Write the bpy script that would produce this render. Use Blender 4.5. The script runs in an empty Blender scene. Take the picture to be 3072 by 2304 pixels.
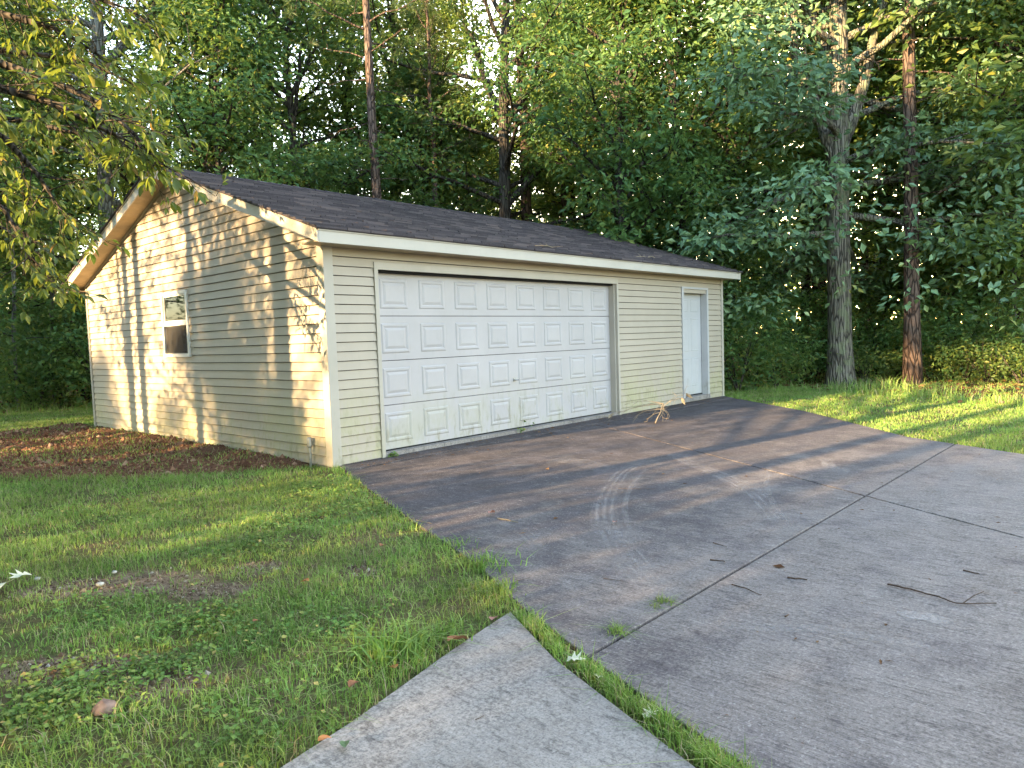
import bpy, math, random
import numpy as np

# ------------------------------------------------------------------ camera, sky, sun, exposure
scene = bpy.context.scene
COL = scene.collection
CAM = np.array([-4.467, -6.6858, 1.3412]); YAW, PITCH, ROLL, FPX = .8374, -.0631, -.0333, 2158.1
_f = np.array([math.sin(YAW)*math.cos(PITCH), math.cos(YAW)*math.cos(PITCH), math.sin(PITCH)])
_r = np.array([math.cos(YAW), -math.sin(YAW), 0.]); _u = np.cross(_r, _f)
CR = _r*math.cos(ROLL)+_u*math.sin(ROLL); CU = -_r*math.sin(ROLL)+_u*math.cos(ROLL); CF = _f
cam = bpy.data.cameras.new('camera'); camo = bpy.data.objects.new('camera', cam); COL.objects.link(camo)
cam.sensor_width = 36; cam.lens = FPX/3072*36; cam.clip_start = .05; cam.clip_end = 600
from mathutils import Matrix, Vector
camo.matrix_world = Matrix(((CR[0], CU[0], -CF[0], CAM[0]), (CR[1], CU[1], -CF[1], CAM[1]), (CR[2], CU[2], -CF[2], CAM[2]), (0, 0, 0, 1)))
scene.camera = camo

SUN_DIR = np.array([1., -.17, -.215]); SUN_DIR /= np.linalg.norm(SUN_DIR)      # the way the light travels
SUN_EL = math.asin(-SUN_DIR[2]); SUN_AZ = math.atan2(-SUN_DIR[0], -SUN_DIR[1])  # clockwise from +Y
world = bpy.data.worlds.new('World'); scene.world = world; world.use_nodes = True
wn = world.node_tree; bg = wn.nodes['Background']
sky = wn.nodes.new('ShaderNodeTexSky'); sky.sky_type = 'NISHITA'; sky.sun_disc = False
sky.sun_elevation = SUN_EL; sky.sun_rotation = -SUN_AZ; sky.air_density = 1.0; sky.dust_density = 1.9; sky.ozone_density = .2
wn.links.new(sky.outputs[0], bg.inputs[0]); bg.inputs[1].default_value = .15
sun = bpy.data.lights.new('sun', 'SUN'); suno = bpy.data.objects.new('sun', sun); COL.objects.link(suno)
sun.energy = 2.7; sun.angle = math.radians(.55); sun.color = (1, .70, .36)
suno.rotation_euler = Vector(SUN_DIR).to_track_quat('-Z', 'Y').to_euler()
vs = scene.view_settings; vs.view_transform = 'Standard'; vs.look = 'None'; vs.gamma = 1; vs.use_curve_mapping = False
vs.exposure = 3.5
scene.cycles.max_bounces = 5; scene.cycles.transparent_max_bounces = 12
scene.cycles.diffuse_bounces = 2; scene.cycles.glossy_bounces = 2; scene.cycles.transmission_bounces = 4
scene.cycles.sample_clamp_indirect = 6

RNG = np.random.default_rng(7)

def ray(px, py): return CF+CR*(px-1536)/FPX+CU*(1152-py)/FPX
def at(px, py, d): return CAM+ray(px, py)*d                    # a photo pixel at a chosen distance
def gp(px, py, z=0.):                                          # a photo pixel on level ground
    d = ray(px, py); return CAM+d*((z-CAM[2])/d[2])
def G(px, d, z=0.):                                            # ground point below photo column px at distance d
    a = (px-1536)/FPX; b = ((z-CAM[2])/d-CF[2]-CR[2]*a)/CU[2]
    return CAM+d*(CF+CR*a+CU*b)

# ------------------------------------------------------------------ mesh helpers
class MB:
    def __init__(s): s.v = []; s.f = []; s.n = 0
    def add(s, v, *faces):
        v = np.asarray(v, float).reshape(-1, 3); s.v.append(v)
        for f in faces:
            f = np.asarray(f, np.int64)
            if f.ndim == 1: f = f[None]
            s.f.append(f+s.n)
        s.n += len(v); return s
    def box(s, x0, x1, y0, y1, z0, z1):
        return s.hexa([(x0, y0, z0), (x1, y0, z0), (x1, y1, z0), (x0, y1, z0), (x0, y0, z1), (x1, y0, z1), (x1, y1, z1), (x0, y1, z1)])
    def hexa(s, v):
        return s.add(v, [(0, 3, 2, 1), (4, 5, 6, 7), (0, 1, 5, 4), (1, 2, 6, 5), (2, 3, 7, 6), (3, 0, 4, 7)])
    def prism(s, poly, z0, z1):
        n = len(poly); v = [(p[0], p[1], z0) for p in poly]+[(p[0], p[1], z1) for p in poly]
        s.add(v)
        b = s.n-2*n
        s.f.append(np.array([list(range(n-1, -1, -1))])+b); s.f.append(np.array([list(range(n, 2*n))])+b)
        s.f.append(np.array([(i, (i+1) % n, n+(i+1) % n, n+i) for i in range(n)])+b); return s
    def tube(s, pts, rad, k=7, cap=True):
        pts = np.asarray(pts, float); n = len(pts); rad = np.broadcast_to(np.asarray(rad, float), (n,))
        t = np.gradient(pts, axis=0); t /= np.linalg.norm(t, axis=1)[:, None]+1e-12
        ref = np.array([0, 0, 1.]) if abs(t[0][2]) < .8 else np.array([1., 0, 0])
        u = np.cross(t, ref); u /= np.linalg.norm(u, axis=1)[:, None]+1e-12; w = np.cross(t, u)
        a = np.arange(k)*2*math.pi/k
        ring = pts[:, None]+rad[:, None, None]*(np.cos(a)[None, :, None]*u[:, None]+np.sin(a)[None, :, None]*w[:, None])
        i = np.arange(n-1)[:, None]*k; j = np.arange(k)[None]; j2 = (j+1) % k
        q = np.stack([i+j, i+j2, i+k+j2, i+k+j], -1).reshape(-1, 4)
        s.add(ring.reshape(-1, 3), q)
        if cap:
            b = s.n-n*k
            s.f.append(np.array([list(range(k-1, -1, -1))])+b); s.f.append(np.array([list(range(k))])+b+(n-1)*k)
        return s
    def mesh(s, name, smooth=False):
        me = bpy.data.meshes.new(name); v = np.concatenate(s.v)
        ls = np.concatenate([f.ravel() for f in s.f]); sz = np.concatenate([np.full(len(f), f.shape[1]) for f in s.f])
        me.vertices.add(len(v)); me.vertices.foreach_set('co', v.astype(np.float32).ravel())
        me.loops.add(len(ls)); me.loops.foreach_set('vertex_index', ls.astype(np.int32))
        me.polygons.add(len(sz)); me.polygons.foreach_set('loop_start', np.concatenate([[0], np.cumsum(sz)[:-1]]).astype(np.int32))
        me.polygons.foreach_set('loop_total', sz.astype(np.int32))
        me.polygons.foreach_set('use_smooth', np.full(len(sz), bool(smooth)))
        me.update(calc_edges=True); return me

def link(name, me, mat=None, parent=None):
    if isinstance(me, MB): me = me.mesh(name)
    o = bpy.data.objects.new(name, me); COL.objects.link(o)
    if mat is not None and not me.materials: me.materials.append(mat)
    if parent is not None: o.parent = parent
    return o
def tag(o, label=None, cat=None, group=None, kind=None):
    if label: o['label'] = label
    if cat: o['category'] = cat
    if group: o['group'] = group
    if kind: o['kind'] = kind
    return o
def empty(name, loc=(0, 0, 0), rz=0.):
    o = bpy.data.objects.new(name, None); COL.objects.link(o); o.location = loc; o.rotation_euler = (0, 0, rz); o.empty_display_size = .2
    return o

# ------------------------------------------------------------------ material helpers
class NT:
    def __init__(s, name):
        s.m = bpy.data.materials.new(name); s.m.use_nodes = True; s.t = s.m.node_tree; s.t.nodes.clear()
        s.out = s.t.nodes.new('ShaderNodeOutputMaterial')
    def n(s, typ, **kw):
        d = s.t.nodes.new(typ)
        for k, v in kw.items():
            if hasattr(d, k): setattr(d, k, v)
        return d
    def set(s, sock, v):
        if hasattr(v, 'is_linked') or hasattr(v, 'links'): s.t.links.new(v, sock)
        elif isinstance(v, (tuple, list)) and len(v) == 3 and sock.type == 'RGBA': sock.default_value = (*v, 1)
        else: sock.default_value = v
    def pos(s): return s.n('ShaderNodeNewGeometry').outputs['Position']
    def obj(s): return s.n('ShaderNodeTexCoord').outputs['Object']
    def island(s): return s.n('ShaderNodeNewGeometry').outputs['Random Per Island']
    def orand(s): return s.n('ShaderNodeObjectInfo').outputs['Random']
    def noise(s, vec, scale, detail=4, rough=.55, dist=0):
        d = s.n('ShaderNodeTexNoise'); s.set(d.inputs['Vector'], vec); d.inputs['Scale'].default_value = scale
        d.inputs['Detail'].default_value = detail; d.inputs['Roughness'].default_value = rough; d.inputs['Distortion'].default_value = dist
        return d.outputs[0]
    def vor(s, vec, scale, feature='F1', out='Distance'):
        d = s.n('ShaderNodeTexVoronoi', feature=feature); s.set(d.inputs['Vector'], vec); d.inputs['Scale'].default_value = scale
        return d.outputs[out]
    def mapv(s, vec, scale=(1, 1, 1), rot=(0, 0, 0), loc=(0, 0, 0)):
        d = s.n('ShaderNodeMapping'); s.set(d.inputs['Vector'], vec)
        d.inputs['Location'].default_value = loc; d.inputs['Rotation'].default_value = rot; d.inputs['Scale'].default_value = scale
        return d.outputs[0]
    def math(s, op, a, b=None, c=None, clamp=False):
        d = s.n('ShaderNodeMath', operation=op); d.use_clamp = clamp; s.set(d.inputs[0], a)
        if b is not None: s.set(d.inputs[1], b)
        if c is not None: s.set(d.inputs[2], c)
        return d.outputs[0]
    def rng(s, v, a, b, c=0., e=1.):
        d = s.n('ShaderNodeMapRange'); d.interpolation_type = 'SMOOTHSTEP'; s.set(d.inputs[0], v)
        d.inputs[1].default_value = a; d.inputs[2].default_value = b; d.inputs[3].default_value = c; d.inputs[4].default_value = e
        return d.outputs[0]
    def ramp(s, v, stops, interp='LINEAR'):
        d = s.n('ShaderNodeValToRGB'); s.set(d.inputs[0], v); cr = d.color_ramp; cr.interpolation = interp
        while len(cr.elements) < len(stops): cr.elements.new(.5)
        for e, (p, c) in zip(cr.elements, stops): e.position = p; e.color = (*c, 1)
        return d.outputs[0]
    def mix(s, f, a, b, mode='MIX'):
        d = s.n('ShaderNodeMix'); d.data_type = 'RGBA'; d.blend_type = mode; s.set(d.inputs[0], f); s.set(d.inputs[6], a); s.set(d.inputs[7], b)
        return d.outputs[2]
    def sep(s, vec):
        d = s.n('ShaderNodeSeparateXYZ'); s.set(d.inputs[0], vec); return d.outputs
    def attr(s, name):
        d = s.n('ShaderNodeAttribute'); d.attribute_name = name; return d.outputs['Fac']
    def bump(s, h, strength=.5, dist=.01):
        d = s.n('ShaderNodeBump'); s.set(d.inputs['Height'], h); d.inputs['Strength'].default_value = strength; d.inputs['Distance'].default_value = dist
        return d.outputs[0]
    def bsdf(s, color, rough=.6, normal=None, spec=.4, metal=0.):
        p = s.n('ShaderNodeBsdfPrincipled'); s.set(p.inputs['Base Color'], color); s.set(p.inputs['Roughness'], rough)
        p.inputs['Specular IOR Level'].default_value = spec; p.inputs['Metallic'].default_value = metal
        if normal is not None: s.set(p.inputs['Normal'], normal)
        return p.outputs[0]
    def mixsh(s, f, a, b):
        d = s.n('ShaderNodeMixShader'); s.set(d.inputs[0], f); s.set(d.inputs[1], a); s.set(d.inputs[2], b); return d.outputs[0]
    def done(s, sh): s.t.links.new(sh, s.out.inputs[0]); return s.m

def leaf_mat(name, stops, trans=.35, rough=.45, spec=.35, tcol=None, objvar=.5):
    t = NT(name); col = t.ramp(t.island(), stops)
    big = t.noise(t.pos(), .45, 2)
    d = t.n('ShaderNodeHueSaturation'); t.set(d.inputs['Color'], col)
    t.set(d.inputs['Value'], t.math('ADD', t.rng(big, .3, .7, .8, 1.2), t.math('MULTIPLY', t.math('SUBTRACT', t.orand(), .5), objvar)))
    col = d.outputs[0]
    p = t.bsdf(col, rough, spec=spec)
    tr = t.n('ShaderNodeBsdfTranslucent'); t.set(tr.inputs[0], t.mix(.5, col, tcol or (.30, .40, .06)))
    return t.done(t.mixsh(trans, p, tr.outputs[0]))

def bark_mat(name, c0, c1, c2, scale=9, lichen=None, zs=.16):
    t = NT(name); o = t.obj()
    v = t.mapv(o, (1, 1, zs)); plates = t.vor(v, scale, 'DISTANCE_TO_EDGE'); nz = t.noise(v, scale*2.2, 5)
    col = t.mix(t.rng(nz, .3, .7), c0, c1)
    col = t.mix(t.rng(plates, .0, .14), c2, col)
    if lichen: col = t.mix(t.math('MULTIPLY', t.rng(t.noise(o, 3.5, 4), .48, .62), .75), col, lichen)
    h = t.math('ADD', t.rng(plates, 0, .2), t.math('MULTIPLY', nz, .4))
    return t.done(t.bsdf(col, .9, t.bump(h, .9, .03), .15))

def plain(name, col, rough=.6, spec=.3, var=.15, scale=8, metal=0.):
    t = NT(name); n = t.noise(t.obj(), scale, 4)
    c = t.mix(t.rng(n, .3, .7), tuple(x*(1-var) for x in col), tuple(min(1, x*(1+var)) for x in col))
    return t.done(t.bsdf(c, rough, None, spec, metal))

def siding_mat(name, base, stain_h=1.1, stain=.8):
    t = NT(name); p = t.pos(); z = t.sep(p)[2]
    n1 = t.noise(p, 1.4, 5, .6); n2 = t.noise(t.mapv(p, (1, 1, .35)), 14, 4, .65); n3 = t.noise(p, 60, 2)
    c = t.mix(t.rng(n1, .25, .75), tuple(x*.93 for x in base), tuple(min(1, x*1.05) for x in base))
    low = t.math('MULTIPLY', t.rng(z, .1, stain_h, 1, 0), t.rng(t.math('ADD', t.math('MULTIPLY', n1, .6), t.math('MULTIPLY', n2, .4)), .42, .6))
    c = t.mix(t.math('MULTIPLY', low, stain), c, (.36, .35, .15))
    grime = t.math('MULTIPLY', t.rng(n2, .52, .72), t.rng(z, .05, .8, .55, .06))
    c = t.mix(grime, c, (.24, .21, .15))
    c = t.mix(t.math('MULTIPLY', t.rng(t.noise(p, 3.1, 6, .7), .62, .75), .22), c, (.3, .27, .16))
    return t.done(t.bsdf(c, .5, t.bump(n3, .08, .002), .35))

M = {}
M['siding'] = siding_mat('cream_vinyl', (.435, .372, .295), 1.15, .55)
M['trim'] = siding_mat('cream_trim', (.47, .425, .36), .5, .3)
M['fascia'] = siding_mat('fascia_aluminium', (.50, .46, .40), -5, 0)
M['door'] = siding_mat('door_enamel', (.47, .44, .442), 1.0, .34)
M['entry'] = siding_mat('entry_door_enamel', (.49, .48, .485), .45, .15)
M['white'] = plain('white_frame', (.72, .71, .68), .45, .35, .06)
M['dark'] = plain('dark_interior', (.02, .02, .02), .9, .1)
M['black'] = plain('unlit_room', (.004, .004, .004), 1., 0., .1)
M['seal'] = plain('rubber_seal', (.02, .02, .02), .8, .2)
M['metal'] = plain('galvanised_metal', (.35, .36, .36), .45, .5, .2, 20, .8)
M['soffit'] = plain('soffit_vinyl', (.46, .37, .25), .6, .3, .1, 5)

def glass_mat():
    t = NT('window_glass'); g = t.n('ShaderNodeBsdfGlossy'); g.inputs['Roughness'].default_value = .03; g.inputs['Color'].default_value = (.9, .9, .9, 1)
    tr = t.n('ShaderNodeBsdfTransparent'); tr.inputs[0].default_value = (.75, .78, .76, 1)
    fr = t.n('ShaderNodeFresnel'); fr.inputs[0].default_value = 1.42
    return t.done(t.mixsh(t.math('ADD', fr.outputs[0], .04), tr.outputs[0], g.outputs[0]))
M['glass'] = glass_mat()
def screen_mat():
    t = NT('insect_screen'); tr = t.n('ShaderNodeBsdfTransparent')
    return t.done(t.mixsh(.6, tr.outputs[0], t.bsdf((.035, .033, .033), .8)))
M['screen'] = screen_mat()

def shingle_mat():
    t = NT('asphalt_shingle'); p = t.pos(); i = t.island()
    c = t.ramp(i, [(0, (.040, .034, .040)), (.5, (.064, .054, .062)), (.85, (.090, .076, .082)), (1, (.125, .10, .10))])
    c = t.mix(t.math('MULTIPLY', t.rng(t.noise(t.mapv(p, (1, .25, .25)), 1.2, 5, .65), .45, .7), .5), c, (.03, .028, .032))
    g = t.noise(p, 180, 2)
    c = t.mix(t.math('MULTIPLY', t.rng(g, .5, .8), .5), c, (.2, .18, .17))
    return t.done(t.bsdf(c, .85, t.bump(g, .5, .004), .25))
M['shingle'] = shingle_mat()

def concrete_mat(name, mild=True):
    t = NT(name); p = t.pos(); xyz = t.sep(p)
    big = t.noise(p, .55, 5, .6, .4); mid = t.noise(p, 2.4, 8, .72); fine = t.noise(p, 52, 3, .6); fin2 = t.noise(t.mapv(p, loc=(7, 3, 1)), 120, 2, .6); grit = t.noise(t.mapv(p, loc=(3, 9, 4)), 75, 2, .5)
    broom = t.noise(t.mapv(p, (42, .8, 1), (0, 0, math.radians(-30))), 3, 3, .7)
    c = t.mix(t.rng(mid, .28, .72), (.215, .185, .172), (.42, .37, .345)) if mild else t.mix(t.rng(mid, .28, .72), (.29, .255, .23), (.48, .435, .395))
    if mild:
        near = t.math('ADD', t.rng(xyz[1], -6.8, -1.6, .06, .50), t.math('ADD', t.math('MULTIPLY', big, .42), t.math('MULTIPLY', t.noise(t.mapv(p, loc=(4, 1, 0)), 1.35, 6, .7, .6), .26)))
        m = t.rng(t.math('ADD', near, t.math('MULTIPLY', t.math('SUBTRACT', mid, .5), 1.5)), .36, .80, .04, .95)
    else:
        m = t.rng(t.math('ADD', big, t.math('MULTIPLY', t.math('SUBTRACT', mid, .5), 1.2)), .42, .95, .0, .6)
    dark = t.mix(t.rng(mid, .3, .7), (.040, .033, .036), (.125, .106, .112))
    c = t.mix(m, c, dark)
    fl = t.noise(t.mapv(p, (16, 5, 1), (0, 0, math.radians(-30))), 1.6, 8, .78)
    c = t.mix(t.math('MULTIPLY', t.rng(fl, .50, .66), .62), c, (.050, .043, .044))
    c = t.mix(t.math('MULTIPLY', t.rng(fl, .46, .32), .40), c, (.50, .455, .435))
    patch = t.rng(t.noise(t.mapv(p, loc=(2, 5, 0)), 1.7, 5, .7), .35, .65, .35, 1.)
    c = t.mix(t.math('MULTIPLY', t.rng(broom, .45, .66), .40 if mild else .08), c, (.045, .040, .041))
    c = t.mix(t.math('MULTIPLY', t.math('MULTIPLY', t.rng(fine, .36, .68), patch), .55), c, (.035, .031, .032))
    c = t.mix(t.math('MULTIPLY', t.rng(fin2, .45, .75), .5), c, (.030, .027, .028))
    c = t.mix(t.math('MULTIPLY', t.math('MULTIPLY', t.rng(grit, .57, .70), t.math('SUBTRACT', 1.25, patch)), .55), c, (.42, .39, .375))
    c = t.mix(t.math('MULTIPLY', t.rng(t.noise(p, 1.1, 6, .75), .60, .72), .25), c, (.17, .12, .085))
    h = t.math('ADD', t.math('MULTIPLY', broom, .4 if mild else .1), t.math('ADD', fine, t.math('MULTIPLY', grit, .7)))
    return t.done(t.bsdf(c, .9, t.bump(h, .35, .006), .2))
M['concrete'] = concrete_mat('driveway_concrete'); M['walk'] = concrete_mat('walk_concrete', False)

def mark_mat():
    t = NT('tyre_dust'); p = t.pos(); a = t.attr('soft'); tread = t.attr('tread')
    n = t.math('MULTIPLY', t.rng(t.noise(p, 3.0, 7, .8), .34, .62), t.rng(t.noise(p, 34, 4, .75), .34, .62, .3, 1.)); f = t.math('MULTIPLY', t.math('MULTIPLY', a, n), tread)
    tr = t.n('ShaderNodeBsdfTransparent')
    return t.done(t.mixsh(f, tr.outputs[0], t.bsdf((.42, .385, .37), .9)))
M['mark'] = mark_mat()

def ground_mat():
    t = NT('lawn_and_soil'); p = t.pos()
    n = t.noise(p, 2.2, 6, .65); f = t.noise(p, 28, 5, .7)
    lawn = t.mix(t.rng(n, .35, .65), (.085, .11, .032), (.15, .115, .06))
    lawn = t.mix(t.rng(f, .45, .7), lawn, (.05, .045, .022))
    soil = t.ramp(f, [(.25, (.07, .035, .022)), (.5, (.155, .08, .048)), (.75, (.26, .15, .09))])
    lit = t.ramp(f, [(.3, (.035, .022, .013)), (.5, (.10, .055, .03)), (.72, (.21, .125, .07))])
    bare = t.ramp(f, [(.3, (.10, .07, .045)), (.55, (.20, .145, .10)), (.75, (.30, .24, .18))])
    j = t.math('MULTIPLY', t.math('SUBTRACT', n, .5), .7)
    c = t.mix(t.rng(t.math('ADD', t.attr('bare'), j), .35, .65), lawn, bare)
    c = t.mix(t.rng(t.math('ADD', t.attr('litter'), j), .35, .65), c, lit)
    c = t.mix(t.rng(t.math('ADD', t.attr('soil'), j), .35, .65), c, soil)
    return t.done(t.bsdf(c, .95, t.bump(t.math('ADD', f, n), .9, .03), .1))
M['ground'] = ground_mat()

# ------------------------------------------------------------------ plan of the place (metres, garage front-left corner at the origin)
W, D, H, OV, EV, PIT = 9.448, 7.2563, 2.3944, .262, .2975, .3364
DRIVE_L = [(.04, -.02), (-1.06, -2.62), (-1.48, -3.66), (-1.82, -4.30), (-2.05, -4.82), (-2.29, -5.42), (-2.43, -5.80), (-2.75, -6.7), (-3.6, -9.5)]
DRIVE_R = [(9.46, -.02), (8.9, -.7), (7.54, -2.28), (6.3, -3.4), (5.12, -4.44), (4.35, -5.69), (3.7, -7.), (2.7, -9.5)]
WALK = [(-1.92, -4.33), (-2.1, -4.36), (-2.45, -4.43), (-2.74, -4.50), (-3.04, -4.57), (-3.4, -4.63), (-3.9, -4.70), (-6.5, -4.9), (-7.5, -5.0),
        (-7.5, -9.5), (-3.78, -9.5), (-2.90, -6.7), (-2.58, -5.80), (-2.43, -5.42), (-2.19, -4.82), (-1.97, -4.42)]
SOIL = [(.2, .28), (-.3, .42), (-1.02, .98), (-1.7, 1.75), (-2.39, 2.75), (-3.2, 4.2), (-4.2, 6.), (-4., 9.3), (-1.06, 8.9), (.2, 8.1)]

def inpoly(P, poly):
    x, y = P[:, 0], P[:, 1]; r = np.zeros(len(P), bool); n = len(poly)
    for i in range(n):
        x0, y0 = poly[i]; x1, y1 = poly[(i+1) % n]
        c = (y0 > y) != (y1 > y)
        if y0 != y1: r ^= c & (x < (x1-x0)*(y-y0)/(y1-y0)+x0)
    return r
def dist_line(P, line):
    d = np.full(len(P), 1e9)
    for (a, b) in zip(line[:-1], line[1:]):
        a = np.array(a[:2]); b = np.array(b[:2]); ab = b-a
        t = np.clip(((P[:, :2]-a)@ab)/(ab@ab), 0, 1); d = np.minimum(d, np.linalg.norm(P[:, :2]-a-t[:, None]*ab, axis=1))
    return d
def sdf(P, poly):                                    # >0 inside
    d = dist_line(P, list(poly)+[poly[0]]); return np.where(inpoly(P, poly), d, -d)
DRIVE = DRIVE_L+DRIVE_R[::-1]
FOREST = [(60, 60), (-40, 60), (-40, 18), (-6, 15.5), (-1.5, 14.2), (2, 12.2), (6, 10.8), (10.2, 8.8), (11.8, 4.6), (12.2, 1.), (12.3, -1.3), (11.2, -3.), (10.3, -4.6), (10.4, -7), (11, -12), (14, -20), (60, -20)]
BARE = [(gp(430, 1735), .38, .10), (gp(190, 1755), .22, .08), (gp(470, 2040), .20, .07), (gp(330, 1985), .16, .06), (gp(780, 1690), .2, .06), (gp(1080, 1700), .12, .05), (gp(140, 1990), .2, .06), (gp(620, 1760), .22, .06)]
def vnoise(P, s, seed=0):                            # cheap smooth 2-D value noise
    q = P[:, :2]*s+seed*17.3; i = np.floor(q).astype(np.int64); f = q-i; f = f*f*(3-2*f)
    def h(a, b): return np.modf(np.abs(np.sin(a*127.1+b*311.7+seed)*43758.5453))[0]
    a, b = i[:, 0], i[:, 1]
    return (h(a, b)*(1-f[:, 0])+h(a+1, b)*f[:, 0])*(1-f[:, 1])+(h(a, b+1)*(1-f[:, 0])+h(a+1, b+1)*f[:, 0])*f[:, 1]
def masks(P):
    soil = np.clip(.5+sdf(P, SOIL)/.5, 0, 1)
    lit = np.clip(.5+sdf(P, FOREST)/1.2, 0, 1)
    bare = np.zeros(len(P))
    vdir = np.array([.74, .67]); side = np.array([.67, -.74])
    for c, a, b in BARE:
        d = P[:, :2]-c[:2]; e = np.sqrt(((d@side)/a)**2+((d@vdir)/(b*2.2))**2); bare = np.maximum(bare, np.clip(1.25-e*.75, 0, 1))
    return soil, lit, bare
def height(P):
    z = np.full(len(P), -.022)
    s = np.clip(sdf(P, SOIL), 0, None)
    wall = np.exp(-np.clip(-P[:, 0], 0, None)/.55)
    z = z+np.clip(s/.35, 0, 1)*(.015+.085*wall*np.clip((P[:, 1]-.3)/1.2, 0, 1)+.05*(vnoise(P, 1.7, 2)-.3)+.035*(vnoise(P, 6, 3)-.4))
    off = np.minimum(np.clip(-sdf(P, DRIVE), 0, 1), np.clip(-sdf(P, WALK), 0, 1))
    z = z+np.clip(off*2, 0, 1)*.02*(vnoise(P, 1.1, 5)-.5)
    z = z+np.clip(sdf(P, FOREST), 0, 30)*.012
    ing = (P[:, 0] > .02) & (P[:, 0] < W-.02) & (P[:, 1] > .02) & (P[:, 1] < D-.02)
    return np.where(ing, -.05, z)

# ------------------------------------------------------------------ ground, one sheet to the horizon
def ground():
    def axis(lo, hi, flo, fhi, step):
        core = np.arange(flo, fhi+1e-6, step); out = [core]
        g = step; x = flo; L = []
        while x > lo: g *= 1.22; x -= g; L.append(x)
        g = step; x = fhi; Rr = []
        while x < hi: g *= 1.22; x += g; Rr.append(x)
        return np.concatenate([np.array(L[::-1]), core, np.array(Rr)])
    xs = axis(-300, 300, -5, 12, .085); ys = axis(-300, 300, -8, 13, .085)
    X, Y = np.meshgrid(xs, ys); P = np.stack([X.ravel(), Y.ravel()], 1)
    z = height(P); V = np.column_stack([P, z]); nx, ny = len(xs), len(ys)
    i = (np.arange(ny-1)[:, None]*nx+np.arange(nx-1)[None]).ravel()
    m = MB().add(V, np.stack([i, i+1, i+1+nx, i+nx], 1)).mesh('ground', True)
    for nme, a in zip(('soil', 'litter', 'bare'), masks(P)):
        at_ = m.attributes.new(nme, 'FLOAT', 'POINT'); at_.data.foreach_set('value', a.astype(np.float32))
    o = link('ground', m, M['ground']); tag(o, kind='structure', label='lawn, bare soil and leaf litter around the garage')
ground()

# ------------------------------------------------------------------ driveway slabs, walk
def clip(poly, a, b, c):                              # keep a*x+b*y<=c
    out = []
    for i in range(len(poly)):
        p, q = poly[i], poly[(i+1) % len(poly)]
        dp, dq = a*p[0]+b*p[1]-c, a*q[0]+b*q[1]-c
        if dp <= 0: out.append(p)
        if (dp < 0 < dq) or (dq < 0 < dp):
            t = dp/(dp-dq); out.append((p[0]+t*(q[0]-p[0]), p[1]+t*(q[1]-p[1])))
    return out
def slab(name, poly, mat, parent, z1=0., th=.16, bev=.004):
    m = MB(); n = len(poly); P = np.array(poly); c = P.mean(0)
    ins = []
    for i in range(n):
        a, b, d = P[i-1], P[i], P[(i+1) % n]
        e1 = (b-a)/np.linalg.norm(b-a); e2 = (d-b)/np.linalg.norm(d-b); nn = np.array([-(e1+e2)[1], (e1+e2)[0]]); nn /= np.linalg.norm(nn)+1e-9
        ins.append(b+nn*bev)
    ar = sum(P[i-1][0]*P[i][1]-P[i][0]*P[i-1][1] for i in range(n))
    if ar < 0: ins = [2*b-q for b, q in zip(P, ins)]
    V = [(*p, z1-th) for p in P]+[(*p, z1-bev) for p in P]+[(*p, z1) for p in ins]
    m.add(V)
    q = [(i, (i+1) % n, n+(i+1) % n, n+i) for i in range(n)]+[(n+i, n+(i+1) % n, 2*n+(i+1) % n, 2*n+i) for i in range(n)]
    m.f.append(np.array(q)); m.f.append(np.array([list(range(2*n, 3*n))]))
    return link(name, m, mat, parent)
drive = empty('driveway'); tag(drive, 'weathered broomed concrete driveway in front of the garage', kind='structure')
J = .010
s1 = (.012, 1., -4.95)                                 # seam along the garage front
d2 = np.array([1.71, 2.79]); n2 = np.array([d2[1], -d2[0]])/np.linalg.norm(d2); c2 = n2@np.array([1.57, -5.0])
APRON = -.34
body = clip(DRIVE, 0, 1, APRON)
for sa in (1, -1):
    for sb in (1, -1):
        p = clip(body, sa*s1[0], sa*s1[1], sa*s1[2]-J); p = clip(p, sb*n2[0], sb*n2[1], sb*c2-J)
        if len(p) > 2: slab('slab', p, M['concrete'], drive)
slab('apron', [(.06, -.005), (.06-.13, APRON+.012), (9.2, APRON+.012), (9.44, -.005)], M['concrete'], drive, .012)
walk = slab('sidewalk', WALK, M['walk'], None); tag(walk, 'grey concrete sidewalk meeting the driveway at a point', kind='structure')

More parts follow.
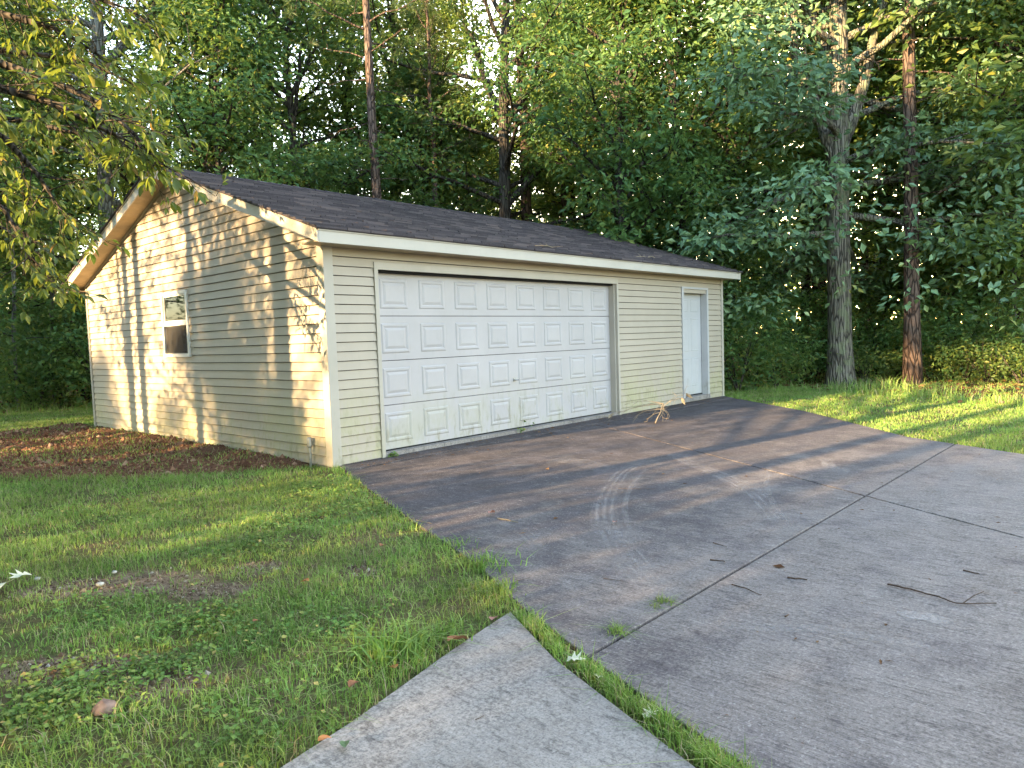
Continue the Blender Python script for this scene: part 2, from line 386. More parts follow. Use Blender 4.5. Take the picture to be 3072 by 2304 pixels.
# pale tyre marks lying on the slabs, traced on the ground plane
def tyre_mark(px, width, tread=True, strength=.8, z=.004):
    pts = np.array([gp(*p)[:2] for p in px]); n = 60
    t = np.linspace(0, len(pts)-1, n); k = np.clip(t.astype(int), 0, len(pts)-2); f = (t-k)[:, None]
    p0 = pts[np.clip(k-1, 0, None)]; p1 = pts[k]; p2 = pts[k+1]; p3 = pts[np.clip(k+2, None, len(pts)-1)]
    C = .5*((2*p1)+(-p0+p2)*f+(2*p0-5*p1+4*p2-p3)*f*f+(-p0+3*p1-3*p2+p3)*f**3)
    tg = np.gradient(C, axis=0); tg /= np.linalg.norm(tg, axis=1)[:, None]; nr = np.stack([-tg[:, 1], tg[:, 0]], 1)
    u = np.linspace(-1, 1, 17); V = C[:, None]+nr[:, None]*u[None, :, None]*width/2
    V = np.concatenate([V, np.full((n, 17, 1), z)], 2).reshape(-1, 3)
    i = (np.arange(n-1)[:, None]*17+np.arange(16)[None]).ravel()
    m = MB().add(V, np.stack([i, i+1, i+18, i+17], 1)).mesh('tyre_mark')
    e = np.sin(np.linspace(0, math.pi, n))**.5; cross = np.clip(1.25*(1-np.abs(u)**4), 0, 1)
    soft = np.clip((e[:, None]*cross[None]).ravel()*strength*.85, 0, 1)
    tr = np.tile(.62+.38*np.cos(np.arange(17)*math.pi/2), n) if tread else np.ones(n*17)
    for nm, a in (('soft', soft), ('tread', tr)):
        x = m.attributes.new(nm, 'FLOAT', 'POINT'); x.data.foreach_set('value', a.astype(np.float32))
    return link('tyre_mark', m, M['mark'], drive)
A1 = [(1960, 1372), (1880, 1410), (1830, 1470), (1812, 1540), (1830, 1600), (1880, 1690), (1985, 1800)]
tyre_mark(A1, .22, True, .62); tyre_mark([(x+62, y-6) for x, y in A1[1:5]], .05, False, .45)
tyre_mark([(2020, 1360), (2060, 1385), (2160, 1425), (2250, 1470), (2310, 1530), (2360, 1600)], .22, True, .75)
tyre_mark([(1760, 1600), (1850, 1605), (1900, 1660), (1960, 1740), (1990, 1800)], .14, True, .5)
tyre_mark([(2310, 1400), (2300, 1460), (2330, 1530), (2380, 1590)], .06, False, .5)
tyre_mark([(1500, 1560), (1560, 1590), (1620, 1640), (1640, 1680)], .16, True, .4)
tyre_mark([(2480, 1375), (2490, 1400), (2540, 1420)], .14, False, .6)
tyre_mark([(2120, 1870), (2300, 1885), (2480, 1890), (2640, 1920), (2900, 1960)], .10, False, .45)
tyre_mark([(2700, 1850), (2770, 1850), (2850, 1875)], .12, False, .9)
tyre_mark([(1480, 1395), (1530, 1392), (1580, 1400)], .22, False, .5)
tyre_mark([(1640, 1385), (1730, 1385), (1820, 1410)], .34, False, .4)

# ------------------------------------------------------------------ garage
gar = empty('garage'); tag(gar, 'cream vinyl-sided detached garage with a low gable roof and white overhead door', 'garage')
NC = 23; EX = H/NC
def rakez(y): return H+PIT*(min(y+EV, D+EV-y))-.0      # underside line of the rake
def board(parent, x0, x1, z0, z1, wallaxis, c0=None, c1=None):
    """one lap-siding course; on the front wall it runs along x, on the gable along y (c0,c1 = top-edge ends)"""
    t0, t1 = (x0, x1) if c0 is None else (c0, c1); a, b, k = .019, .004, .022
    z0 = z0+.0085                                      # dark shadow gap under the lip of the course above
    def p(s, out, z): return (s, -out, z) if wallaxis == 'front' else (-out, s, z)
    v = [p(x0, a, z0), p(x1, a, z0), p(x1, -k, z0), p(x0, -k, z0), p(t0, b, z1), p(t1, b, z1), p(t1, -k, z1), p(t0, -k, z1)]
    return link('siding_board', MB().hexa(v), M['siding'], parent)
DX0, DX1, DZT = .6456, 5.6226, 2.187                   # outside of the overhead-door trim
EX0, EX1, EZT = 7.751, 8.803, 2.171                    # outside of the entry-door trim
WY0, WY1, WZ0, WZ1 = 3.30, 4.139, 1.24, 2.164          # window
CT = .095
front = link('front_wall', MB().box(.04, DX0+.04, .03, .13, 0, H+.05).box(DX0+.04, DX1-.04, .03, .13, DZT-.03, H+.05).box(DX1-.04, EX0+.04, .03, .13, 0, H+.05)
             .box(EX0+.04, EX1-.04, .03, .13, EZT-.03, H+.05).box(EX1-.04, W-.03, .03, .13, 0, H+.05), M['dark'], gar)
for i in range(NC):
    z0, z1 = i*EX+.004, (i+1)*EX+.004
    segs = [(CT, DX0), (DX1, EX0), (EX1, W-.06)]
    if z0 >= DZT-.03: segs = [(CT, W-.06)]
    elif z1 > EZT: segs = [(CT, DX0), (DX1, W-.06)]
    for a, b in segs:
        board(front, a+.002, b-.002, max(z0, .012), z1, 'front')
gable = link('gable_wall', MB().add([(.03, .03, 0), (.03, D-.03, 0), (.03, D-.03, H), (.03, D/2, rakez(D/2)), (.03, .03, H), (.13, .03, 0), (.13, D-.03, 0), (.13, D-.03, H), (.13, D/2, rakez(D/2)), (.13, .03, H)],
             [(4, 3, 2, 1, 0)], [(5, 6, 7, 8, 9)], [(0, 1, 6, 5)]), M['dark'], gar)
# no window hole is cut; a near-black sheet stands in for the dark depth
i = 0; z0 = .004
while True:
    z0 = i*EX+.004; z1 = z0+EX
    def span(z):
        if z <= H+.09: return CT, D-.06
        k = (z-H)/PIT-EV; return max(CT, k), min(D-.06, D-k)
    a0, b0 = span(z0); a1, b1 = span(z1)
    if b0-a0 < .12: break
    if b1 < a1: a1 = b1 = D/2
    if z1 > WZ0 and z0 < WZ1:
        board(gable, a0, WY0, z0, z1, 'gable'); board(gable, WY1, b0, z0, z1, 'gable')
        if z0 < WZ0: board(gable, WY0, WY1, z0, WZ0+.002, 'gable')
        if z1 > WZ1: board(gable, WY0, WY1, WZ1-.002, z1, 'gable')
    else: board(gable, a0, b0, z0, z1, 'gable', a1, b1)
    i += 1
link('rear_wall', MB().box(.03, W-.03, D-.13, D-.03, 0, H+.05), M['siding'], gar)
link('side_wall', MB().add([(W-.03, .03, 0), (W-.03, D-.03, 0), (W-.03, D-.03, H), (W-.03, D/2, rakez(D/2)), (W-.03, .03, H), (W-.13, .03, 0), (W-.13, D-.03, 0), (W-.13, D-.03, H), (W-.13, D/2, rakez(D/2)), (W-.13, .03, H)],
     [(0, 1, 2, 3, 4)], [(9, 8, 7, 6, 5)], [(0, 4, 9, 5)]), M['siding'], gar)
link('foundation', MB().box(.01, W-.01, .0, D-.01, -.3, .055).box(.0, .012, .012, D-.01, -.3, .01), M['walk'], gar)
# corner trim (L-shaped posts)
def corner(pts):
    return link('corner_trim', MB().prism(pts, .006, H+.06), M['trim'], gar)
t = .024
corner([(-t, -t), (CT, -t), (CT, .0), (.0, .0), (.0, CT), (-t, CT)])
corner([(-t, D-.055), (.0, D-.055), (.0, D+.0), (.06, D), (.06, D+t), (-t, D+t)])
corner([(W-.055, -t), (W+t, -t), (W+t, .06), (W, .06), (W, 0), (W-.055, 0)])
corner([(W, D-.06), (W+t, D-.06), (W+t, D+t), (W-.06, D+t), (W-.06, D), (W, D)])
# eaves: fascia, soffits, rakes
FH = .145
def roofz(y): return H+FH+PIT*min(y+EV, D+EV-y)
link('fascia', MB().box(-OV+.021, W+OV-.021, -EV-.003, -EV+.02, H-.004, H+FH-.031), M['fascia'], gar)
link('drip_edge', MB().box(-OV+.012, W+OV-.012, -EV-.014, -EV+.03, H+FH-.030, H+FH-.013), M['trim'], gar)
link('fascia', MB().box(-OV+.021, W+OV-.021, D+EV-.02, D+EV+.003, H-.004, H+FH-.031), M['fascia'], gar)
link('eave_soffit', MB().box(-OV+.02, W+OV-.02, -EV+.02, .028, H+.004, H+.02), M['soffit'], gar)
link('eave_soffit', MB().box(-OV+.02, W+OV-.02, D-.028, D+EV-.02, H+.004, H+.02), M['soffit'], gar)
for xs in (-OV, W+OV-.02):
    for sgn in (0, 1):
        ya, yb = (-EV, D/2) if sgn == 0 else (D+EV, D/2)
        m = MB(); za, zb = H, H+PIT*(D/2+EV); q = .0015 if sgn else 0
        v = []
        for (y, z) in ((ya, za), (yb, zb)):
            v += [(xs+q, y, z), (xs+.02-q, y, z), (xs+.02-q, y, z+FH-.002), (xs+q, y, z+FH-.002)]
        m.add(v, [(0, 1, 2, 3), (7, 6, 5, 4), (0, 4, 5, 1), (1, 5, 6, 2), (2, 6, 7, 3), (3, 7, 4, 0)])
        link('rake_board', m, M['fascia'], gar)
        # slim cap strip along the top of the rake
        m = MB(); x0, x1 = (xs-.01, xs+.01) if xs < 0 else (xs+.01, xs+.03)
        v = []
        for (y, z) in ((ya, za), (yb, zb)):
            v += [(x0+q, y, z+FH-.026), (x1-q, y, z+FH-.026), (x1-q, y, z+FH+.004), (x0+q, y, z+FH+.004)]
        m.add(v, [(0, 1, 2, 3), (7, 6, 5, 4), (0, 4, 5, 1), (1, 5, 6, 2), (2, 6, 7, 3), (3, 7, 4, 0)])
        link('rake_cap', m, M['trim'], gar)
rs = link('rake_soffit', MB().add([(-OV+.02, -EV, H+.03), (.02, -EV, H+.03), (.02, D/2, rakez(D/2)+.03), (-OV+.02, D/2, rakez(D/2)+.03), (-OV+.02, D+EV, H+.03), (.02, D+EV, H+.03)], [(0, 3, 2, 1)], [(4, 5, 2, 3)]), M['dark'], gar)
sb = None
for side in (0, 1):
    n = 38
    for k in range(n):
        s0 = k/n; s1_ = (k+1)/n-.0016
        y0, y1 = [(-EV+s*(D/2+EV)) for s in (s0, s1_)]
        z0, z1 = [H+PIT*(y+EV)+.004 for y in (y0, y1)]
        if side: y0, y1 = D-y0, D-y1
        v = [(-OV+.021, y0, z0), (.028, y0, z0), (.028, y1, z1), (-OV+.021, y1, z1)]
        v = v+[(p[0], p[1], p[2]+.02) for p in v]
        link('soffit_board', MB().hexa(v), M['soffit'], rs)
link('rake_soffit', MB().add([(W+OV-.02, -EV, H+.01), (W-.02, -EV, H+.01), (W-.02, D/2, rakez(D/2)+.01), (W+OV-.02, D/2, rakez(D/2)+.01), (W+OV-.02, D+EV, H+.01), (W-.02, D+EV, H+.01)], [(0, 3, 2, 1)], [(4, 5, 2, 3)]), M['soffit'], gar)
# trim strip under the rake where the gable siding ends
for sgn in (0, 1):
    ya, yb = (-.0, D/2) if sgn == 0 else (D, D/2); v = []
    for y in (ya, yb):
        z = rakez(y)+.002; v += [(-.026-.001*sgn, y, z-.035), (.0, y, z-.035), (.0, y, z), (-.026-.001*sgn, y, z)]
    link('gable_trim', MB().add(v, [(0, 1, 2, 3), (7, 6, 5, 4), (0, 4, 5, 1), (1, 5, 6, 2), (2, 6, 7, 3), (3, 7, 4, 0)]), M['trim'], gar)
# roof deck and shingle courses
deck = MB()
for sgn in (0, 1):
    ya, yb = (-EV-.02, D/2) if sgn == 0 else (D+EV+.02, D/2); v = []
    for y in (ya, yb):
        z = H+FH+PIT*((y+EV) if sgn == 0 else (D+EV-y)); v += [(-OV-.015, y, z-.012), (W+OV+.015, y, z-.012), (W+OV+.015, y, z+.004), (-OV-.015, y, z+.004)]
    deck.add(v, [(0, 1, 2, 3), (7, 6, 5, 4), (0, 4, 5, 1), (1, 5, 6, 2), (2, 6, 7, 3), (3, 7, 4, 0)])
roof = link('roof', deck, M['shingle'], gar)
sh = MB(); rg = np.random.default_rng(3); nco = 32; L = D/2+EV+.03
x_lo, x_hi = -OV-.03, W+OV+.03
for sgn in (0, 1):
    for k in range(nco):
        y0 = -EV-.035+L*k/nco; y1 = y0+L/nco*1.12; off = rg.uniform(0, .3)
        edges = [x_lo]+list(np.arange(x_lo+off+.05, x_hi-.08, .305)+rg.normal(0, .006, len(np.arange(x_lo+off+.05, x_hi-.08, .305))))+[x_hi]
        for a, b in zip(edges[:-1], edges[1:]):
            j = rg.normal(0, .004); th = .018+rg.uniform(0, .009)+(.004 if rg.random() < .1 else 0)
            v = []
            for (y, dz0, dz1) in ((y0+j, .003, .006+th), (y1, .001, .006)):
                yy = y if sgn == 0 else D-y; z = H+FH+PIT*(y+EV)
                v += [(a+.003, yy, z+dz0), (b-.003, yy, z+dz0), (b-.003, yy, z+dz1), (a+.003, yy, z+dz1)]
            sh.add(v, [(0, 1, 2, 3), (7, 6, 5, 4), (0, 4, 5, 1), (1, 5, 6, 2), (2, 6, 7, 3), (3, 7, 4, 0)])
sho = link('shingles', sh, M['shingle'], roof); sho['kind'] = 'stuff'
rc = MB(); zr = H+FH+PIT*(D/2+EV)
for x in np.arange(-OV-.03, W+OV, .2):
    v = []
    for xx, dz in ((x, .03), (min(x+.23, W+OV+.03), .018)):
        v += [(xx, D/2-.14, zr-.14*PIT+dz-.006), (xx, D/2, zr+dz), (xx, D/2+.14, zr-.14*PIT+dz-.006)]
    rc.add(v, [(0, 3, 4, 1), (1, 4, 5, 2)], [(0, 1, 2)], [(3, 5, 4)])
rco = link('ridge_cap', rc, M['shingle'], roof); rco['kind'] = 'stuff'

# overhead door: trim, jambs, four sections of eight raised panels
tw = .05
link('door_trim', MB().box(DX0, DX0+tw, -.03, .1, .0, DZT), M['trim'], gar)
link('door_trim', MB().box(DX1-tw, DX1, -.03, .1, .0, DZT), M['trim'], gar)
link('door_trim', MB().box(DX0+.001, DX1-.001, -.028, .1, DZT-.005, DZT+.075), M['trim'], gar)
link('door_jamb', MB().box(DX0+tw, DX0+tw+.03, .015, .16, .03, DZT-.005), M['trim'], gar)
link('door_jamb', MB().box(DX1-tw-.03, DX1-tw, .015, .16, .03, DZT-.005), M['trim'], gar)
gd = empty('garage_door'); gd.parent = gar
RX0, RX1, RY = DX0+tw+.028, DX1-tw-.028, .115; DZ0, DZ1 = .07, 2.185; sh_ = (DZ1-DZ0)/4; pwid = (RX1-RX0)/8
def section():
    m = MB(); m.box(RX0, RX1, RY, RY+.04, .004, sh_-.004); return m.mesh('door_section')
smesh = section()
def rpanel():
    """a stamped panel: sunk groove ring with a raised field"""
    m = MB(); w, h = pwid*.70/2, .355/2
    def ring(a, b, y): return [(-a, y, -b), (a, y, -b), (a, y, b), (-a, y, b)]
    rings = ring(w, h, -.0005)+ring(w-.014, h-.014, -.010)+ring(w-.034, h-.034, -.010)+ring(w-.052, h-.052, -.002)+ring(w-.085, h-.085, -.012)
    q = []
    for k in range(4):
        for j in range(4): q.append((k*4+j, k*4+(j+1) % 4, k*4+4+(j+1) % 4, k*4+4+j))
    m.add(rings, q, [(16, 17, 18, 19)]); return m.mesh('raised_panel')
pmesh = rpanel()
for s in range(4):
    o = link('door_section', smesh, M['door'], gd); o.location.z = DZ0+s*sh_
    for k in range(8):
        q = link('raised_panel', pmesh, M['door'], gd); q.location = (RX0+pwid*(k+.5), RY, DZ0+s*sh_+sh_*.5)
link('bottom_seal', MB().box(RX0, RX1, RY+.002, RY+.038, DZ0-.025, DZ0+.002), M['seal'], gd)
hx, hz = RX0+pwid*4.0, DZ0+sh_*1.30
hm = MB().tube([(hx, RY, hz), (hx, RY-.045, hz)], .009, 8).tube([(hx-.055, RY-.045, hz+.005), (hx, RY-.05, hz), (hx+.055, RY-.045, hz-.004)], [.007, .010, .007], 8).box(hx-.025, hx+.025, RY-.006, RY+.001, hz-.025, hz+.025)
link('handle', hm, M['metal'], gd)
link('backing', MB().box(RX0-.02, RX1+.02, RY+.045, RY+.06, .03, DZT), M['dark'], gd)
# dark debris strip under the door
# entry door
tw2 = .062
for a, b, c, d in ((EX0, EX0+tw2, .03, EZT), (EX1-tw2, EX1, .03, EZT)):
    link('entry_trim', MB().box(a, b, -.034, .1, c, d), M['entry'], gar)
link('entry_trim', MB().box(EX0+.001, EX1-.001, -.033, .1, EZT-.001, EZT+.035), M['entry'], gar)
ed = empty('entry_door'); ed.parent = gar
ea, eb = EX0+tw2, EX1-tw2
link('door_leaf', MB().box(ea+.002, eb-.002, .105, .145, .115, EZT-.004), M['entry'], ed)
def epanel(x0, x1, z0, z1):
    cx, cz = (x0+x1)/2, (z0+z1)/2; w, h = (x1-x0)/2, (z1-z0)/2
    def ring(a, b, y): return [(cx-a, y, cz-b), (cx+a, y, cz-b), (cx+a, y, cz+b), (cx-a, y, cz+b)]
    m = MB(); R_ = ring(w, h, .1045)+ring(w-.012, h-.012, .099)+ring(w-.03, h-.03, .103)+ring(w-.04, h-.04, .101)
    m.add(R_, [(k*4+j, k*4+(j+1) % 4, k*4+4+(j+1) % 4, k*4+4+j) for k in range(3) for j in range(4)], [(12, 13, 14, 15)])
    link('door_panel', m, M['entry'], ed)
xm = (ea+eb)/2
for (z0, z1) in ((.30, .85), (.98, 1.62), (1.74, 1.98)):
    epanel(ea+.11, xm-.05, z0, z1); epanel(xm+.05, eb-.11, z0, z1)
link('threshold', MB().box(EX0+.01, EX1-.01, -.05, .12, .03, .112), M['walk'], ed)
link('kick_plate', MB().box(ea+.002, eb-.002, .095, .104, .112, .135), M['dark'], ed)
kb = MB().tube([(ea+.07, .105, .98), (ea+.07, .07, .98), (ea+.07, .055, .98), (ea+.07, .04, .98)], [.014, .014, .028, .02], 10); link('knob', kb, M['metal'], ed)

# window on the gable
win = empty('window'); win.parent = gar
fw = .045
for y0, y1, z0, z1, q in ((WY0, WY0+fw, WZ0, WZ1, 0), (WY1-fw, WY1, WZ0, WZ1, 0), (WY0+.001, WY1-.001, WZ1-fw, WZ1+.001, .002), (WY0-.008, WY1+.008, WZ0-.004, WZ0+fw, .004)):
    link('frame', MB().box(-.034-q, .03, y0, y1, z0, z1), M['white'], win)
zm = (WZ0+WZ1)/2+.01
link('meeting_rail', MB().box(-.024, .02, WY0+fw, WY1-fw, zm-.03, zm+.025), M['white'], win)
for z0, z1, x in ((WZ0+fw, zm-.03, -.006), (zm+.025, WZ1-fw, -.014)):
    m = MB()
    for a, b, c, d in ((WY0+fw, WY0+fw+.02, z0, z1), (WY1-fw-.02, WY1-fw, z0, z1), (WY0+fw+.02, WY1-fw-.02, z0, z0+.02), (WY0+fw+.02, WY1-fw-.02, z1-.02, z1)): m.box(x, x+.012, a, b, c, d)
    link('sash', m, M['white'], win)
    link('pane', MB().box(x+.003, x+.007, WY0+fw+.018, WY1-fw-.018, z0+.018, z1-.018), M['glass'], win)
link('screen', MB().box(-.016, -.014, WY0+fw+.001, WY1-fw-.001, WZ0+fw+.001, zm-.032), M['screen'], win)
link('unlit_backing', MB().box(.02, .027, WY0+.01, WY1-.01, WZ0+.01, WZ1-.01), M['black'], win)  # near-black sheet close behind the panes, standing in for the unlit room

# conduit stub by the corner
cd = empty('conduit_stub', (-.06, .36, 0)); tag(cd, 'short grey metal conduit stub rising from the soil beside the garage corner', 'pipe')
link('pipe', MB().tube([(0, 0, -.1), (0, 0, .17), (0, 0, .22)], .016, 10), M['metal'], cd)
link('fitting', MB().tube([(0, 0, .20), (0, 0, .215), (0, 0, .30), (0, 0, .315)], [.018, .03, .03, .02], 10).box(-.015, .05, -.02, .02, .27, .30), M['metal'], cd)



# ------------------------------------------------------------------ trees
def unit(v): return v/(np.linalg.norm(v, axis=-1, keepdims=True)+1e-12)
def kites(P, Dr, N, Ln, Wd, fold=.25):
    """leaf blades folded along the midrib: base P, direction Dr, normal N"""
    n = len(P); S = unit(np.cross(Dr, N)); N = np.cross(S, Dr)
    b = P; tip = P+Dr*Ln[:, None]; mid = P+Dr*(Ln*.45)[:, None]
    l = mid+S*(Wd/2)[:, None]+N*(Wd*fold)[:, None]; r = mid-S*(Wd/2)[:, None]+N*(Wd*fold)[:, None]
    V = np.stack([b, l, tip, r], 1).reshape(-1, 3); i = np.arange(n)[:, None]*4
    return V, np.concatenate([i+np.array([[0, 2, 1]]), i+np.array([[0, 3, 2]])])
def lobed(P, Dr, N, Ln, Wd):
    """lobed oak leaves: a spiky fan on each side of the midrib"""
    n = len(P); S = unit(np.cross(Dr, N)); N = np.cross(S, Dr)
    prof = [(.0, .0), (.30, .12), (.22, .46), (.48, .16), (.56, .52), (.70, .14), (.86, .30), (1., 0.)]
    pts = [(a, w) for a, w in prof]+[(a, -w) for a, w in prof[-2:0:-1]]
    V = np.stack([P+Dr*(Ln*a)[:, None]+S*(Wd*w)[:, None]+N*(Wd*abs(w)*.35-Ln*.12*a*a)[:, None] for a, w in pts], 1)
    k = len(pts); i = np.arange(n)[:, None]*k
    tr = [(0, 1, 13), (1, 3, 13), (1, 2, 3), (13, 3, 11), (13, 11, 12), (3, 5, 11), (3, 4, 5), (11, 5, 9), (11, 9, 10), (5, 6, 7), (5, 7, 9), (9, 7, 8)]
    return V.reshape(-1, 3), np.concatenate([i+np.array([t]) for t in tr])
def spray(rg, C, n, sig, ln, asp=.5, droop=.35, flat=.5, fn=kites):
    """n leaves round each cluster centre in C"""
    k = len(C)*n; c = np.repeat(C, n, 0); off = rg.normal(0, 1, (k, 3))*np.array([sig, sig, sig*flat]); P = c+off
    out = unit(off*np.array([1, 1, .6])+rg.normal(0, sig*.6, (k, 3))); out[:, 2] -= droop; Dr = unit(out)
    N = unit(np.array([0, 0, 1.])+rg.normal(0, .95, (k, 3))); L = ln*rg.uniform(.65, 1.25, k)
    return fn(P, Dr, N, L, L*asp*rg.uniform(.8, 1.2, k))
def rot2(v, a): c, s = math.cos(a), math.sin(a); return np.array([v[0]*c-v[1]*s, v[0]*s+v[1]*c, v[2]])

def gen_tree(seed, H_, r0, base, R, limbs=26, subs=6, per=22, sig=.26, ln=.13, asp=.5, lean=(0, 0), top_r=.03, shape='oval', flare=1.35, wob=.12, droop=.35, fork=None, cl=3, skirt=0., fn=kites, el0=10, el1=60):
    rg = np.random.default_rng(seed); wood = MB(); n = 14
    t = np.linspace(0, 1, n); w = np.cumsum(rg.normal(0, wob, (n, 2)), 0)*t[:, None]
    tr = np.column_stack([w[:, 0]+lean[0]*t, w[:, 1]+lean[1]*t, t*H_]); tr[0, 2] = -.25
    rad = r0*(1-t)**.75+top_r; rad[0] = r0*flare*1.15; rad[1] *= 1+(flare-1)*.25
    tt = np.array([0, .012, .03, .06]); 
    fine = np.column_stack([np.interp(tt, t, tr[:, k]) for k in range(3)]); fine[0, 2] = -.25
    fr = np.array([r0*flare*1.1, r0*flare*.98, r0*(1+(flare-1)*.45), r0*(1+(flare-1)*.12)])
    P = np.vstack([fine, tr[1:]]); RR = np.concatenate([fr, np.minimum(rad[1:], r0)])
    wood.tube(P, RR, 12)
    C = []
    def at_h(h): return np.array([np.interp(h, tr[:, 2], tr[:, k]) for k in range(3)]), np.interp(h, tr[:, 2], rad)
    limbs_ = []
    for i in range(limbs):
        u = (i+rg.uniform(0, 1))/limbs; h = base+(H_*.97-base)*u; az = i*2.39996+rg.normal(0, .4)
        prof = math.sin(math.pi*min(1, .22+.72*u))**.6 if shape == 'oval' else (1-.75*u)
        limbs_.append((h, az, R*prof*rg.uniform(.75, 1.15), math.radians(el0+(el1-el0)*u+rg.normal(0, 9))))
    if fork:
        for h, az, L, el in fork: limbs_.append((h, az, L, math.radians(el)))
    for li, (h, az, L, el) in enumerate(limbs_):
        p0, rt = at_h(h); big = fork and li >= limbs
        rl = min(rt*.8, (.55 if big else .30)*r0+.012); m = 8
        d = np.array([math.cos(az)*math.cos(el), math.sin(az)*math.cos(el), math.sin(el)]); s = np.linspace(0, 1, m)
        bend = np.cumsum(rg.normal(0, .06*L, (m, 3)), 0)*s[:, None]*.6; bend[0] = 0
        path = p0+d*L*s[:, None]+bend; path[:, 2] += (.10*L*s-.16*L*s*s)*(1 if not big else -.3)
        wood.tube(path, rl*(1-s)**.8+.006, 6 if big or rl > .03 else 5, False)
        ns = int(subs*(1.6 if big else 1))
        for j in range(ns):
            u = .22+.78*(j+rg.uniform(.1, .9))/ns; q = np.array([np.interp(u, s, path[:, k]) for k in range(3)])
            sd = unit(rot2(d, rg.choice([-1, 1])*rg.uniform(.4, 1.25))+np.array([0, 0, rg.normal(.05, .25)]))
            sl = L*(.48-.22*u)*rg.uniform(.7, 1.3); ss = np.linspace(0, 1, 4)
            sp = q+sd*sl*ss[:, None]; sp[:, 2] -= .12*sl*ss**2; sp += rg.normal(0, .02*sl, (4, 3))*ss[:, None]
            wood.tube(sp, max(.006, rl*.32*(1-.5*u))*(1-ss)+.004, 4, False)
            for c in range(cl): C.append(sp[0]+(sp[-1]-sp[0])*(.35+.65*(c+.5)/cl)+rg.normal(0, .06, 3))
        C.append(path[-1])
    if skirt:
        k = int(skirt)
        a = rg.uniform(0, 6.283, k); rr = R*rg.uniform(.5, 1.0, k); C += list(np.column_stack([np.cos(a)*rr, np.sin(a)*rr, rg.uniform(base*.5, base+1.2, k)]))
    lv = MB().add(*spray(rg, np.array(C), per, sig, ln, asp, droop, fn=fn))
    return wood.mesh('trunk', True), lv.mesh('crown')

def gen_pine(seed, H_, r0, base, stubs=26, needles=True):
    rg = np.random.default_rng(seed); wood = MB(); n = 12; t = np.linspace(0, 1, n)
    w = np.cumsum(rg.normal(0, .07, (n, 2)), 0)*t[:, None]; tr = np.column_stack([w, t*H_]); tr[0, 2] = -.25
    wood.tube(tr, np.concatenate([[r0*1.25], r0*(1-.72*t[1:])]), 12)
    P, Dr = [], []
    def lim(h, L, el, az, rl):
        p0 = np.array([np.interp(h, tr[:, 2], tr[:, k]) for k in range(3)]); m = 7; s = np.linspace(0, 1, m)
        d = np.array([math.cos(az)*math.cos(el), math.sin(az)*math.cos(el), math.sin(el)])
        pth = p0+d*L*s[:, None]+np.cumsum(rg.normal(0, .045*L, (m, 3)), 0)*s[:, None]; wood.tube(pth, rl*(1-s)**.8+.004, 5, False)
        for _ in range(3):
            u = rg.uniform(.4, 1); q = np.array([np.interp(u, s, pth[:, k]) for k in range(3)]); sd = unit(d+rg.normal(0, .6, 3)); l2 = L*.3*rg.uniform(.5, 1)
            wood.tube(np.array([q, q+sd*l2*.5+rg.normal(0, .03, 3), q+sd*l2]), [rl*.35+.003, rl*.2+.003, .003], 4, False)
        return pth
    for i in range(stubs):                      # bare dead limbs below the crown
        h = base*(.35+.65*(i+rg.random())/stubs); lim(h, rg.uniform(.5, 2.2), math.radians(rg.uniform(-15, 25)), rg.uniform(0, 6.28), .016)
    for i in range(30):                         # living crown
        u = (i+rg.random())/30; pth = lim(base+(H_-base)*u, (1-.7*u)*rg.uniform(1.8, 2.8), math.radians(15+40*u), i*2.4, .03)
        for k in range(9):
            q = pth[-1-(k % 4)]+rg.normal(0, .35, 3)
            P.append(np.repeat(q[None], 38, 0)); dd = unit(rg.normal(0, 1, (38, 3))+np.array([0, 0, .4])); Dr.append(dd)
    P = np.concatenate(P); Dr = np.concatenate(Dr); N = unit(rg.normal(0, 1, P.shape)); L = rg.uniform(.16, .30, len(P))
    lv = MB().add(*kites(P, Dr, N, L, np.full(len(P), .014), .1))
    return wood.mesh('trunk', True), lv.mesh('crown')

GREEN = [(0, (0.048, 0.109, 0.043)), (0.35, (0.076, 0.169, 0.057)), (0.7, (0.118, 0.224, 0.064)), (0.92, (0.167, 0.25, 0.068)), (1, (0.302, 0.288, 0.06))]
OLIVE = [(0, (0.058, 0.105, 0.035)), (0.4, (0.109, 0.178, 0.05)), (0.8, (0.175, 0.241, 0.058)), (0.96, (0.262, 0.299, 0.066)), (1, (0.379, 0.292, 0.058))]
BLUEG = [(0, (0.071, 0.139, 0.084)), (0.5, (0.124, 0.225, 0.121)), (0.9, (0.186, 0.287, 0.139)), (1, (0.265, 0.327, 0.109))]
M['leaf'] = leaf_mat('broad_leaves', GREEN, .42); M['olive'] = leaf_mat('young_leaves', OLIVE, .48); M['oakleaf'] = leaf_mat('oak_leaves', BLUEG, .28, .4, .45)
M['needle'] = leaf_mat('pine_needles', [(0, (.03, .055, .02)), (1, (.08, .11, .03))], .2)
M['pinebark'] = bark_mat('pine_bark', (.115, .078, .062), (.185, .13, .105), (.035, .026, .023), 11, None, .22)
M['oakbark'] = bark_mat('oak_bark', (.15, .135, .11), (.24, .215, .18), (.045, .04, .034), 15, (.21, .23, .14), .12)
M['darkbark'] = bark_mat('dark_bark', (.055, .045, .038), (.10, .085, .07), (.02, .017, .015), 13, None, .15)
M['greybark'] = bark_mat('grey_bark', (.17, .16, .14), (.25, .235, .21), (.08, .07, .06), 12, None, .2)

